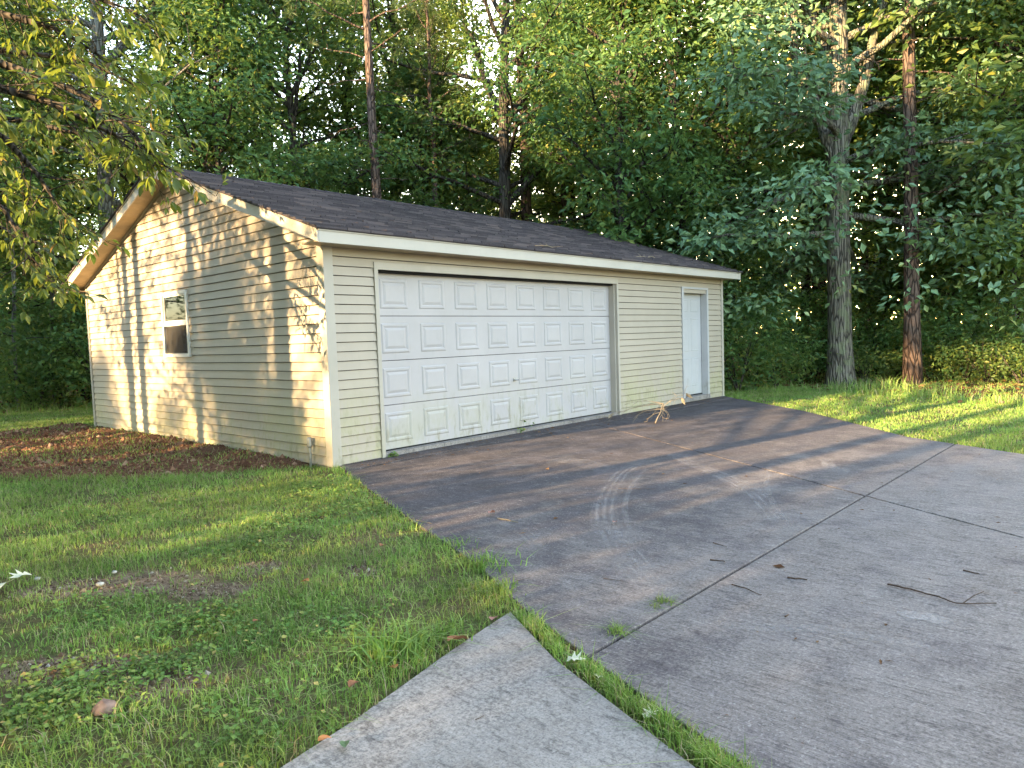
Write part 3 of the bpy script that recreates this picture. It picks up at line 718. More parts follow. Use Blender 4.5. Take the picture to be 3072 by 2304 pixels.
def place(name, label, cat, meshes, mats, loc, rz=0., sc=1., group=None, parts=('trunk', 'crown')):
    e = empty(name, tuple(loc), rz); e.scale = (sc, sc, sc); tag(e, label, cat, group)
    for pn, me, mt in zip(parts, meshes, mats):
        if me is None: continue
        if not me.materials: me.materials.append(mt)
        o = bpy.data.objects.new(pn, me); COL.objects.link(o); o.parent = e
    return e
def gz(p): return np.array([p[0], p[1], float(height(np.array([[p[0], p[1]]]))[0])])
def TG(px, d): return gz(G(px, d))

# --- trees that can be told apart
RIGHT = math.atan2(CR[1], CR[0])                       # azimuth of the camera's right-hand side, used to aim limbs seen in the photo
oak = gen_tree(11, 17, .265, 3.3, 4.2, 52, 8, 22, .30, .18, .55, (-.25, .1), flare=1.45, wob=.05, cl=3, fork=[(5.4, RIGHT+.15, 6.5, 70), (5.0, RIGHT+2.9, 6.5, 72), (7.2, RIGHT+2.2, 6, 66)], el0=-15, skirt=90)
place('oak_tree', 'large grey-barked oak with mossy trunk at the lawn edge beyond the white entry door', 'tree', oak, (M['oakbark'], M['oakleaf']), TG(2522, 17.0))
dark_oak = gen_tree(13, 16, .20, 3.6, 4.4, 34, 7, 22, .30, .17, .5, wob=.06, fork=[(7.4, RIGHT+.2, 4.5, 62), (7.7, RIGHT+2.9, 4.5, 66), (5.2, RIGHT+.1, 2.6, 45)])
place('oak_tree', 'dark-trunked oak with spreading forks behind the middle of the roof', 'tree', dark_oak, (M['darkbark'], M['leaf']), TG(1522, 21.2))
left_tall = gen_tree(14, 17, .21, 5.0, 4.0, 24, 7, 20, .30, .17, .5, wob=.05, fork=[(8.3, RIGHT+.2, 4, 52), (6.3, RIGHT+3., 3.2, 45)])
place('gum_tree', 'tall pale-barked tree lit by the sun, rising behind the gable peak', 'tree', left_tall, (M['greybark'], M['olive']), TG(358, 18.5))
fork_tree = gen_tree(15, 11, .16, 3.4, 3.3, 28, 7, 22, .28, .17, .5, wob=.10, fork=[(3.9, RIGHT+.2, 3.6, 58), (4.2, RIGHT+2.9, 3, 62)])
place('forked_tree', 'dark tree with a low forked trunk showing against the sky behind the roof', 'tree', fork_tree, (M['darkbark'], M['leaf']), TG(940, 20.5))
pineA = gen_pine(21, 19, .185, 10.5, 20); pineB = gen_pine(22, 20, .20, 11.5, 26)
PN = (M['pinebark'], M['needle'])
place('pine_tree', 'slim straight pine with reddish bark rising behind the garage ridge near the gable', 'tree', pineA, PN, TG(1163, 18.9), .3, .85)
place('pine_tree', 'straight pine with orange-lit bark just beside the dark forked oak', 'tree', pineB, PN, TG(1592, 22.3), 1.7, 1.)
place('pine_tree', 'pine trunk with scaly red bark half hidden behind the large grey oak', 'tree', pineB, PN, TG(2462, 20.5), 4.0, 1.05)
place('pine_tree', 'slim pine with bare dead side limbs at the wood edge past the large oak', 'tree', pineA, PN, TG(2738, 16.3), RIGHT, .95)
for px_, d_, sc_, tail in ((1322, 21.5, .62, 'between the ridge pine and the dark forked oak'), (1700, 23, .7, 'between the orange-lit pine and the double-trunked tree'), (1885, 21, .66, 'beside the dense tree over the entry-door end'), (690, 19.5, .7, 'over the ridge near the gable peak')):
    place('pine_tree', 'slim young pine stem '+tail, 'tree', pineA, PN, TG(px_, d_), px_, sc_)
place('pine_tree', 'thin pine trunk deep in the woods between the large oak and the slim dead-limbed pine', 'tree', pineA, PN, TG(2592, 24), 2.2, .8)
tall2 = gen_tree(16, 15, .19, 3.2, 4.0, 38, 7, 22, .30, .17, .55, wob=.08)
place('hickory_tree', 'dense leafy tree with a dark double trunk behind the roof end above the entry door', 'tree', tall2, (M['darkbark'], M['leaf']), TG(1945, 22), .8)

# --- look-alike woodland trees, several meshes shared
DT = [gen_tree(31, 12, .13, 1.7, 3.1, 40, 7, 22, .29, .145, .5, wob=.09), gen_tree(32, 13.5, .15, 2.2, 3.4, 36, 7, 17, .34, .22, .5, wob=.09),
      gen_tree(33, 10, .10, .9, 2.7, 38, 7, 18, .27, .17, .48, wob=.12), gen_tree(34, 14.5, .16, 3.8, 3.5, 36, 7, 26, .31, .125, .55, wob=.08)]
rg = np.random.default_rng(5)
row1 = [(-230, 16.5, 0), (-60, 19, 1), (130, 21, 3), (225, 21.5, 2), (520, 20, 0), (720, 18.5, 2), (840, 23, 3), (1080, 24, 1), (1290, 23, 2), (1345, 24.6, 1), (1210, 24.4, 3), (1420, 25, 0), (1745, 24.5, 1), (1800, 24, 3),
        (1905, 18.2, 2), (2060, 18.5, 0), (2190, 19.0, 2), (2330, 21, 1), (2420, 23, 3), (2640, 21.5, 0), (2830, 19.5, 1), (2935, 18.6, 2), (3050, 18, 0), (3200, 16, 1), (3420, 15, 0)]
row2 = [(-150, 25, 1), (60, 27, 0), (240, 28, 3), (430, 26, 1), (620, 28, 0), (790, 30, 3), (1000, 31, 1), (1200, 30, 0), (1360, 32, 3), (1500, 33, 1), (1660, 29, 0), (1830, 30, 1), (1990, 27, 3), (2150, 26, 0), (2300, 28, 1), (2480, 29, 0), (2620, 28, 3), (2780, 26, 1), (2900, 24, 0), (3020, 26, 1), (3180, 23, 3)]
seen = set()
for lst, lab, grp in ((row1, 'leafy tree at the front edge of the woods', 'trees along the wood edge'), (row2, 'leafy tree deeper in the woods', 'trees deeper in the woods')):
    for (px, d, k) in lst:
        reg = 'beside the gable end' if px < 420 else 'behind the garage roof' if px < 1780 else 'past the entry-door end' if px < 2420 else 'behind and past the large grey oak'
        e = place('woodland_tree', lab+' '+reg, 'tree', DT[k], (M['darkbark'], M['olive'] if k in (1, 3) else M['leaf']), TG(px+rg.normal(0, 12), d), rg.uniform(0, 6.28), rg.uniform(.88, 1.12)*(1. if d < 24.9 else .74), grp+' '+reg)
# slim bare poles of saplings
pole = gen_tree(41, 9, .045, 5.5, 1.4, 16, 4, 16, .22, .12, .5, wob=.10, flare=1.1)
for px, d in ((55, 17.5), (165, 19), (1318, 25), (1362, 28), (1700, 25), (1742, 28), (1655, 30), (2070, 24), (2230, 22), (2650, 20), (2860, 20), (2905, 22), (3035, 17)):
    place('sapling', 'thin straight sapling stem among the trees '+('beside the gable end' if px < 420 else 'behind the roof' if px < 2000 else 'past the entry-door end of the garage'), 'tree', pole, (M['greybark'], M['leaf']), TG(px, d), rg.uniform(0, 6.28), rg.uniform(.85, 1.25), 'sapling stems '+('beside the gable end' if px < 420 else 'behind the roof' if px < 2000 else 'past the entry-door end'))

# --- shrubs at the wood edge
def gen_shrub(seed, H_, R, n=120, per=12, ln=.12):
    rg = np.random.default_rng(seed); wood = MB(); C = []
    for i in range(9):
        a = rg.uniform(0, 6.28); L = H_*rg.uniform(.6, 1.0); e = np.array([math.cos(a)*R*.6, math.sin(a)*R*.6, L]); s = np.linspace(0, 1, 5)[:, None]
        p = e*s*np.array([1, 1, 1])+rg.normal(0, .04, (5, 3))*s; p[0, 2] = -.1; wood.tube(p, .014*(1-s[:, 0])+.004, 5, False)
    k = 0
    while k < n:
        p = rg.uniform(-1, 1, 3); q = p*np.array([R, R, H_*.5])+np.array([0, 0, H_*.52])
        if (p@p) < 1 and rg.random() < .35+.65*(p@p): C.append(q); k += 1
    return wood.mesh('stems', True), MB().add(*spray(rg, np.array(C), per, .16, ln, .5, .3)).mesh('foliage')
SH = [gen_shrub(51, 1.7, 1.0, 130), gen_shrub(52, 1.1, .9, 90, 12, .10), gen_shrub(53, 2.6, 1.3, 190, 12, .13)]
shr = [(-60, 17, 2), (40, 18.2, 1), (110, 17.6, 0), (190, 18.6, 2), (262, 19, 0), (330, 18, 2), (2215, 16.4, 0), (2262, 17.4, 2), (2330, 17.2, 1), (2395, 17.6, 0), (2440, 18.4, 2), (2590, 17.4, 1), (2630, 18.5, 0), (2690, 18.2, 1), (2790, 17.3, 0), (2850, 17, 1), (2895, 16.4, 0), (2960, 15.8, 1), (3010, 16.2, 0), (3065, 15.2, 1), (3130, 15.6, 2), (2540, 19.5, 2), (2700, 20, 2), (2820, 19.5, 2), (2980, 18.5, 2), (60, 20.5, 2), (200, 21.5, 2)]
for px, d, k in shr:
    reg = 'beside the gable end' if px < 420 else 'between the garage and the large oak' if px < 2500 else 'past the large oak'; big = ('waist-high', 'low', 'tall')[k]
    place('shrub', big+' leafy shrub at the foot of the woods '+reg, 'shrub', SH[k], (M['darkbark'], M['leaf'] if k != 1 else M['olive']), TG(px, d), rg.uniform(0, 6.28), rg.uniform(.8, 1.15), big+' shrubs at the foot of the woods '+reg, ('stems', 'foliage'))

# --- far wood seen as one mass
def far_wood():
    rg = np.random.default_rng(61); n = 45000
    px = rg.uniform(-700, 3900, n); d = rg.uniform(32, 46, n); a = (px-1536)/FPX
    base = CAM+d[:, None]*(CF[None]+CR[None]*a[:, None])
    hh = 5.5+1.5*np.sin(px*.011)+1.5*np.sin(px*.031+1); z = rg.uniform(0, 1, n)**1.25*hh+.1
    P = np.column_stack([base[:, :2], z])
    Dr = unit(rg.normal(0, 1, (n, 3))+np.array([0, 0, -.3])); N = unit(rg.normal(0, .6, (n, 3))+np.array([0, 0, 1])); L = rg.uniform(.3, .6, n)
    o = link('far_woods', MB().add(*kites(P, Dr, N, L, L*.6)), M['leaf']); tag(o, 'far mass of woodland foliage closing the gaps between trees', 'woods', None, 'stuff')
far_wood()

# --- trees on the sunward side, beyond the left of the photograph: their shade and dapples fall on the garage and the drive
def sunward(x, y, k, sc=1.):  # unseen trees, placed to cast shade and hold back sky light
    place('woodland_tree', 'unseen leafy tree on the sunward side, set there to shade the yard', 'tree', DT[k], (M['darkbark'], M['leaf']), (x, y, -.03), (x*7.3+y*3.1) % 6.28, sc, 'unseen shade trees on the sunward side')
for x, y, k, sc in ((-11, -8, 1, 1.1), (-12, -5.4, 0, 1.1), (-10.5, -4.8, 0, 1.05), (-14, -7.2, 1, 1.1), (-14.5, -5.2, 0, 1.15), (-17, -4.9, 1, 1.1), (-17, -5.6, 0, 1.2), (-10, -11, 1, 1.1), (-20, -5.2, 0, 1.2), (-9.3, 3.2, 2, .36), (-23, -5.4, 1, 1.2), (-8.6, -6.4, 2, .95), (-16, -10, 1, 1.2), (-20, -13, 1, 1.2), (-25, -8, 1, 1.2), (-13, -14, 0, 1.2), (-27, -4, 1, 1.2)): sunward(x, y, k, sc)
stem = [gen_tree(71, 10.5, .125, 6.2, 3.3, 30, 8, 20, .30, .17, .5, wob=.03, flare=1.2), gen_tree(72, 10, .075, 6.4, 2.8, 24, 8, 18, .30, .17, .5, wob=.04, flare=1.2)]
for x, y, k, sc in ((-9, 7.0, 0, .92), (-11, 6.85, 1, 1), (-10, 4.85, 0, .92), (-15, 9.8, 1, 1), (-7.5, 10.5, 1, 1), (-13.5, 3.3, 0, 1.05), (-11.5, -1.4, 0, 1), (-20, -6, 0, 1.4), (-21, -3, 0, 1.4), (-7, -4.5, 0, 1.1), (-5.7, 2.0, 1, .90), (-6., 6.1, 1, .95), (-17, -1.2, 0, 1.3), (-8.5, 2.3, 0, .98)):  # unseen; some follow trunk shadows on the gable, others added to block sky
    place('shade_tree', 'tall clear-stemmed tree on the sunward side whose trunk shadow stripes the gable or whose crown blocks its sky', 'tree', stem[k], (M['oakbark'], M['leaf']), (x, y, -.03), x, sc, 'clear-stemmed trees on the sunward side')
for x, y, sc in ((-10.5, .1, 1.0), (-10.2, -1.1, 1.05), (-10.6, 1.3, .9), (-11.5, -2.2, 1.1)):  # unseen shrubs added to keep a band of low sun off the driveway
    place('shrub', 'unseen leafy thicket shrub added on the sunward side to block low sun', 'shrub', SH[2], (M['darkbark'], M['leaf']), (x, y, -.03), x*5, sc, 'unseen thicket shrubs added on the sunward side', ('stems', 'foliage'))
for i in range(7):                                     # an unseen far row, added so its tops break the low sun into soft dapples on the gable
    sunward(-33+2.0*math.sin(i*2.1), 6.3+i*1.45, 2, (.72 if i < 2 else .68)+.15*math.sin(i*1.7))
for i in range(9): sunward(-36+1.5*math.sin(i*3.3), 17.5+i*3.0, i % 2, .95+.1*math.sin(i*2.3)); sunward(-36+1.5*math.sin(i*2.7), -1.5-i*3.0, i % 2, .98+.1*math.sin(i*1.9))  # unseen rows added to block low sky light from the gable
for x, y, k in ((-28, 17, 0), (-24, 19.5, 0), (-20, 18.5, 2), (-16, 18.5, 0), (-11.5, 17.5, 2), (-29, 21, 1), (-7.5, 16.8, 0)): sunward(x, y, k, .85)

airy = gen_tree(75, 7.4, .06, 1.9, 2.5, 24, 5, 9, .34, .18, .5, wob=.08, cl=2, flare=1.1)  # unseen, added with a sparse crown shaped to dapple sun on the gable
for x, y, sc, tail in ((-11.2, 4.5, 1.0, 'nearer the drive'), (-12.4, 7.7, 1.05, 'nearer the back lawn'), (-8.2, 3.6, .62, 'small and closest to the gable'), (-20, 4.5, 1.1, 'farthest out')):
    place('dapple_tree', 'unseen airy tree added on the sunward side to dapple the gable, '+tail, 'tree', airy, (M['darkbark'], M['leaf']), (x, y, -.03), y*2, sc)

# --- the hickory whose branches hang into the picture before the gable
def leaflet(P, Dr, N, Ln, Wd):
    n = len(P); S = unit(np.cross(Dr, N)); N = np.cross(S, Dr)
    prof = [(0, 0), (.22, .36), (.52, .5), (.8, .27), (1, 0)]
    def pt(a, w): return P+Dr*(Ln*a)[:, None]+S*(Wd*w)[:, None]+N*(abs(w)*Wd*.4-Ln*.22*a*a)[:, None]
    rows = [pt(0, 0)]
    for a, w in prof[1:-1]: rows += [pt(a, w), pt(a, 0), pt(a, -w)]
    rows.append(pt(1, 0)); V = np.stack(rows, 1); i = np.arange(n)[:, None]*11
    tr = [(0, 1, 2), (0, 2, 3), (1, 4, 5), (1, 5, 2), (2, 5, 6), (2, 6, 3), (4, 7, 8), (4, 8, 5), (5, 8, 9), (5, 9, 6), (7, 10, 8), (8, 10, 9)]
    return V.reshape(-1, 3), np.concatenate([i+np.array([t]) for t in tr])
def hickory():
    rg = np.random.default_rng(81); wood = MB(); B = np.array([-7.0, -1.2, 0])
    tz = np.linspace(-.25, 9, 10); tr = np.column_stack([B[0]+.1*np.sin(tz*.5), B[1]+.08*np.cos(tz*.6), tz]); wood.tube(tr-B, np.linspace(.17, .05, 10), 12)
    limbs = [([(-250, 60, 5.2), (0, 190, 5.0), (150, 240, 5.), (300, 310, 5.0), (400, 400, 5.0), (480, 490, 5.1)], 3.0), ([(-300, 160, 4.6), (0, 264, 4.7), (160, 310, 4.8), (290, 378, 4.9), (420, 440, 5.0)], 2.8),
             ([(-200, 280, 5.6), (20, 420, 5.5), (110, 520, 5.4), (190, 640, 5.3)], 2.6), ([(-300, -40, 5.4), (0, 40, 5.2), (180, 90, 5.2), (350, 200, 5.2)], 3.3), ([(-250, 420, 6.2), (-60, 560, 6.0), (20, 640, 5.9), (90, 770, 5.8)], 2.4),
             ([(-300, -200, 5), (0, -90, 5), (250, -20, 5.1), (420, 40, 5.2)], 3.6), ([(-200, 350, 6.8), (50, 360, 6.8), (230, 400, 6.7), (400, 330, 6.6)], 3.), ([(-300, 500, 6.8), (-60, 640, 6.6), (60, 720, 6.6), (130, 830, 6.5)], 2.2),
             ([(-250, 130, 6.4), (0, 150, 6.4), (250, 180, 6.3), (460, 280, 6.2)], 3.)]
    tips = []
    for px, h in limbs:
        Q = [np.array([B[0], B[1], h])]+[at(*p) for p in px]; Q = np.array(Q); s = np.linspace(0, 1, len(Q)); wood.tube(Q-B, .035*(1-s)**.7+.004, 6, False)
        t = np.linspace(.32, 1, 30)
        for u in t:
            q = np.array([np.interp(u, s, Q[:, k]) for k in range(3)]); q2 = np.array([np.interp(min(1, u+.06), s, Q[:, k]) for k in range(3)])
            d = unit(q2-q+1e-6) if u < .95 else unit(Q[-1]-Q[-2])
            sd = unit(d+rg.normal(0, .55, 3)+np.array([0, 0, -.1])); l = rg.uniform(.12, .5)
            e = q+sd*l; wood.tube(np.array([q, (q+e)/2+rg.normal(0, .015, 3), e])-B, [.006, .004, .002], 4, False)
            for v in ((.5, 1.) if l > .28 else (1.,)): tips.append((q+sd*l*v, sd))
    P, Dr, N, L = [], [], [], []
    for q, sd in tips:
        for _ in range(1 if rg.random() < .45 else 2):
            r = unit(sd*.7+rg.normal(0, .55, 3)+np.array([.12, -.1, -.35])); rl = rg.uniform(.10, .17); nr = unit(np.array([0, 0, 1])+rg.normal(0, .4, 3)); side = unit(np.cross(r, nr))
            wood.tube(np.array([q, q+r*rl])-B, [.0022, .0015], 3, False)
            for a, sg in ((.45, 1), (.45, -1), (.85, 1), (.85, -1), (1., 0)):
                if rg.random() < .1: continue
                P.append(q+r*rl*a-B); Dr.append(unit(r*(.75 if sg else 1)+side*sg*.75+np.array([0, 0, -.25])+rg.normal(0, .12, 3))); N.append(unit(nr+rg.normal(0, .25, 3))); L.append((.06 if a < .5 else .088)*rg.uniform(.7, 1.2))
    L = np.array(L); lv = MB().add(*leaflet(np.array(P), np.array(Dr), np.array(N), L, L*rg.uniform(.36, .5, len(L))))
    # the rest of the crown, outside the picture
    C = np.array([[-7.0, -1.2, 7.2]])+rg.normal(0, 1, (150, 3))*np.array([1.3, 1.3, 1.3]); C = C[C[:, 2] > 5.6]
    v, f = spray(rg, C-B, 22, .28, .15); lv.add(v, f)
    e = place('hickory_tree', 'hickory branch of long pointed leaflets hanging in front of the gable peak', 'tree', (wood.mesh('trunk', True), lv.mesh('crown', True)), (M['darkbark'], M['hick']), B)
M['hick'] = leaf_mat('hickory_leaves', [(0, (.045, .085, .022)), (.5, (.085, .14, .03)), (.9, (.14, .19, .036)), (.97, (.25, .23, .04)), (1, (.25, .12, .04))], .5, .4, .4, (.30, .34, .03), 0)
hickory()

# ------------------------------------------------------------------ lawn grass and small plants
def gmat(name, stops, trans=.3):
    t = NT(name); col = t.ramp(t.island(), stops); n = t.noise(t.pos(), 1.6, 4, .6)
    d = t.n('ShaderNodeHueSaturation'); t.set(d.inputs['Color'], col); t.set(d.inputs['Value'], t.rng(n, .3, .7, .75, 1.2)); t.set(d.inputs['Hue'], t.rng(t.noise(t.pos(), .9, 3), .3, .7, .485, .51))
    tr = t.n('ShaderNodeBsdfTranslucent'); t.set(tr.inputs[0], d.outputs[0])
    return t.done(t.mixsh(trans, t.bsdf(d.outputs[0], .5, None, .3), tr.outputs[0]))
M['grass'] = gmat('lawn_grass', [(0, (.12, .215, .042)), (.35, (.19, .33, .06)), (.70, (.27, .40, .085)), (.86, (.35, .40, .14)), (.93, (.33, .29, .16)), (1, (.42, .36, .22))])
M['lush'] = gmat('lush_grass', [(0, (.12, .22, .045)), (.5, (.18, .32, .06)), (.95, (.27, .39, .10)), (1, (.42, .36, .2))])
M['clover'] = gmat('clover', [(0, (.11, .21, .045)), (.6, (.18, .30, .06)), (.94, (.28, .34, .07)), (1, (.5, .37, .12))])
def blades(rg, P, h, w, lean=.55, curl=.5):
    n = len(P); a = rg.uniform(0, 6.283, n); d = np.column_stack([np.cos(a), np.sin(a), np.zeros(n)]); s = np.column_stack([-np.sin(a), np.cos(a), np.zeros(n)])
    b = rg.uniform(0, 6.283, n); s = np.column_stack([np.cos(b), np.sin(b), np.zeros(n)])
    le = np.abs(rg.normal(0, lean, n)); up = np.array([0, 0, 1.])
    m = P+up*(h*.55)[:, None]+d*(h*.55*le*.6)[:, None]; tip = P+up*(h*np.clip(1-.35*le*curl, .3, 1))[:, None]+d*(h*le*(1+curl))[:, None]
    w2 = (w/2)[:, None]
    V = np.stack([P-s*w2, P+s*w2, m-s*w2*.8, m+s*w2*.8, tip], 1).reshape(-1, 3); i = np.arange(n)[:, None]*5
    return V, np.concatenate([i+np.array([[0, 1, 3]]), i+np.array([[0, 3, 2]]), i+np.array([[2, 3, 4]])])
def view(P):
    d = P-CAM; z = d@CF; zz = np.where(z > .3, z, .3); return 1536+FPX*(d@CR)/zz, 1152-FPX*(d@CU)/zz, z
GARPOLY = [(-.03, -.03), (W+.03, -.03), (W+.03, D+.03), (-.03, D+.03)]
def lawn():
    rg = np.random.default_rng(91); N = 3000000
    P = np.column_stack([rg.uniform(-9, 17, N), rg.uniform(-9, 18, N), np.zeros(N)])
    px, py, z = view(P); keep = (z > 1.4) & (px > -900) & (px < 3900); P = P[keep]; z = z[keep]
    dens = np.where(z < 4, 1., np.where(z < 7, .8, np.where(z < 10, .5, .32))); keep = rg.random(len(P)) < dens; P, z = P[keep], z[keep]     # 3e6/702 m2 = 4270 per m2
    sd = np.maximum(sdf(P, DRIVE), sdf(P, WALK)); keep = (sd < .0+.03*rg.random(len(P))-.012) & ~inpoly(P, GARPOLY); P, z, sd = P[keep], z[keep], sd[keep]
    so, li, ba = masks(P); nz = vnoise(P, 2.1, 9)*.55+vnoise(P, 6.3, 4)*.45
    pr = np.clip(1.15-1.0*np.clip((so-.35)*2.2, 0, 1)-.9*np.clip((li-.3)*1.6, 0, 1)-.97*np.clip(ba*1.3-.25, 0, 1), 0, 1)*np.clip(.22+1.5*(nz-.12), .12, 1)
    edge = np.exp(-np.abs(sd)/.12); pr = np.maximum(pr, edge*.8*(so < .5)*(li < .5))
    keep = rg.random(len(P)) < pr; P, z, nz, edge = P[keep], z[keep], nz[keep], edge[keep]
    P[:, 2] = height(P)-.003
    h = (.020+.035*nz+.02*rg.random(len(P)))*(1+.7*edge*rg.random(len(P)))*np.where(rg.random(len(P)) < .04, 1.7, 1); w = (.0032+.0016*rg.random(len(P)))*np.clip(z/4.5, 1, 3)
    o = link('grass', MB().add(*blades(rg, P, h, w, .7, .8)), M['grass']); tag(o, 'short patchy lawn grass', 'grass', None, 'stuff'); print('lawn blades', len(P))
lawn()
def lush():
    rg = np.random.default_rng(92); L = np.array(DRIVE_L[3:]); W2 = np.array([(-1.97, -4.40), (-2.19, -4.82), (-2.43, -5.42), (-2.58, -5.80), (-2.90, -6.7), (-3.78, -9.5)])
    n = 4300; u = rg.uniform(0, 3.7, n)**1.0; k = u.astype(int); f = (u-k)[:, None]; a = L[k]+(L[k+1]-L[k])*f; b = W2[k]+(W2[k+1]-W2[k])*f
    v = np.clip(.5+rg.normal(0, .17, n), .03, .97)[:, None]; P = np.column_stack([a+(b-a)*v, np.full(n, -.02)])
    g = vnoise(P, 7, 3); keep = rg.random(n) < np.clip((g-.12)*2.2*(.45+.55*np.clip(u-.4, 0, 1)), .06, 1); P, u = P[keep], u[keep]
    h = rg.uniform(.03, .075, len(P))*np.clip(.55+.3*u, .55, 1.1); o = link('joint_grass', MB().add(*blades(rg, P, h, np.full(len(P), .0042), .45, .6)), M['grass']); tag(o, 'strip of grass growing in the joint between sidewalk and driveway', 'grass', None, 'stuff')
    # soil in the joint is the ground itself
lush()
def tuft(px, py, n, h, r, label, w=.006, mat='lush', lean=.8):
    rg = np.random.default_rng(int(px)); c = gp(px, py); P = np.column_stack([rg.normal(0, r, n), rg.normal(0, r, n), np.full(n, -.02)]); m = MB().add(*blades(rg, P, h*rg.uniform(.5, 1.1, n), np.full(n, w), lean, .9)).mesh('grass_tuft')
    o = link('grass_tuft', m, M[mat]); o.location = (c[0], c[1], 0); tag(o, label, 'grass tuft')
tuft(1190, 1950, 170, .15, .07, 'lush clump of broad-bladed crabgrass at the lawn corner by the sidewalk', .009)
tuft(1330, 1900, 90, .11, .06, 'smaller crabgrass clump between the big clump and the sidewalk tip', .008)
tuft(1440, 1700, 150, .12, .09, 'bright crabgrass clump spilling onto the driveway edge', .007)
tuft(1500, 1770, 110, .10, .06, 'grass clump at the lawn corner where sidewalk and driveway meet', .006)
tuft(1350, 1640, 90, .10, .07, 'small bright grass clump along the driveway edge toward the garage', .006)
tuft(1990, 1805, 110, .06, .025, 'low green grass tuft in the driveway seam farther from the sidewalk', .004, 'grass')
tuft(1965, 1822, 60, .045, .02, 'thin grass sprouts beside the seam tuft', .004, 'grass')
tuft(1852, 1895, 120, .07, .022, 'spiky dry-tipped grass tuft in the driveway seam near the sidewalk', .004, 'grass')
tuft(1022, 1412, 60, .09, .04, 'weedy tuft at the foot of the garage corner', .006)
def weeds():
    rg = np.random.default_rng(93); C = []
    spots = [(560, 1870, .30, 90), (640, 1860, .2, 60), (500, 2000, .16, 70), (220, 2050, .35, 160), (150, 2120, .3, 120), (850, 1560, .5, 160), (1000, 1480, .6, 260), (1080, 1530, .4, 160), (760, 1640, .35, 100), (950, 1450, .5, 150), (300, 1830, .3, 60), (830, 1900, .3, 60), (700, 2200, .4, 70), (1050, 1880, .3, 60), (400, 1540, .7, 130)]
    for px, py, r, n in spots:
        c = gp(px, py); C.append(np.column_stack([c[0]+rg.normal(0, r*.5, n), c[1]+rg.normal(0, r*.5, n), np.zeros(n)]))
    C = np.concatenate(C); C = C[(sdf(C, DRIVE) < -.02) & (sdf(C, WALK) < -.02) & (sdf(C, SOIL) < .1) & (C[:, 0] < -.03)]; P = np.repeat(C, 5, 0); n = len(P)
    P = P+rg.normal(0, .012, (n, 3)); P[:, 2] = height(P)+rg.uniform(.015, .05, n); a = rg.uniform(0, 6.28, n); Dr = unit(np.column_stack([np.cos(a), np.sin(a), rg.normal(.05, .25, n)])); Nn = unit(np.array([0, 0, 1.])+rg.normal(0, .35, (n, 3))); L = rg.uniform(.012, .030, n)
    o = link('clover', MB().add(*kites(P, Dr, Nn, L, L*.85, .12)), M['clover']); tag(o, 'low round-leaved clover and weeds among the lawn grass', 'clover', None, 'stuff')
weeds()
def edge_growth():
    rg = np.random.default_rng(94); N = 400000
    P = np.column_stack([rg.uniform(-8, 20, N), rg.uniform(-9, 20, N), np.zeros(N)]); px, py, z = view(P); s = sdf(P, FOREST)
    nz = vnoise(P, .9, 6); keep = (z > 3) & (px > -900) & (px < 3900) & (s > -1.1) & (s < 3.5) & (rg.random(N) < np.clip(1.2*np.exp(-((s-.2)/.9)**2)*(nz*1.6-.2), 0, 1)*.5)
    P = P[keep]; P[:, 2] = height(P)-.01; h = rg.uniform(.08, .34, len(P))*(.5+.8*vnoise(P, 1.7, 8)); o = link('tall_grass', MB().add(*blades(rg, P, h, np.full(len(P), .011), .5, .7)), M['grass']); tag(o, 'taller unmown grass and weeds along the foot of the woods', 'grass', None, 'stuff'); print('tall', len(P))
    n = 26000; Q = np.column_stack([rg.uniform(-8, 22, n), rg.uniform(-9, 22, n), np.zeros(n)]); px, py, z = view(Q); s = sdf(Q, FOREST); Q = Q[(z > 3) & (px > -600) & (px < 3700) & (s > -.9) & (rg.random(n) < np.clip(.5+s*.5, .08, 1))]; n = len(Q)
    Q[:, 2] = height(Q)+rg.uniform(.005, .03, n); a = rg.uniform(0, 6.28, n); Dr = unit(np.column_stack([np.cos(a), np.sin(a), rg.normal(0, .2, n)])); Nn = unit(np.array([0, 0, 1.])+rg.normal(0, .4, (n, 3))); L = rg.uniform(.08, .15, n)
    o = link('leaf_litter', MB().add(*kites(Q, Dr, Nn, L, L*.6, .2)), M['dry']); tag(o, 'brown fallen leaves carpeting the woodland floor', 'leaf litter', None, 'stuff')
M['dry'] = leaf_mat('dry_leaves', [(0, (.07, .035, .018)), (.5, (.15, .075, .035)), (.9, (.24, .14, .07)), (1, (.34, .24, .14))], .15, .8, .15, (.2, .1, .04), 0)
edge_growth()

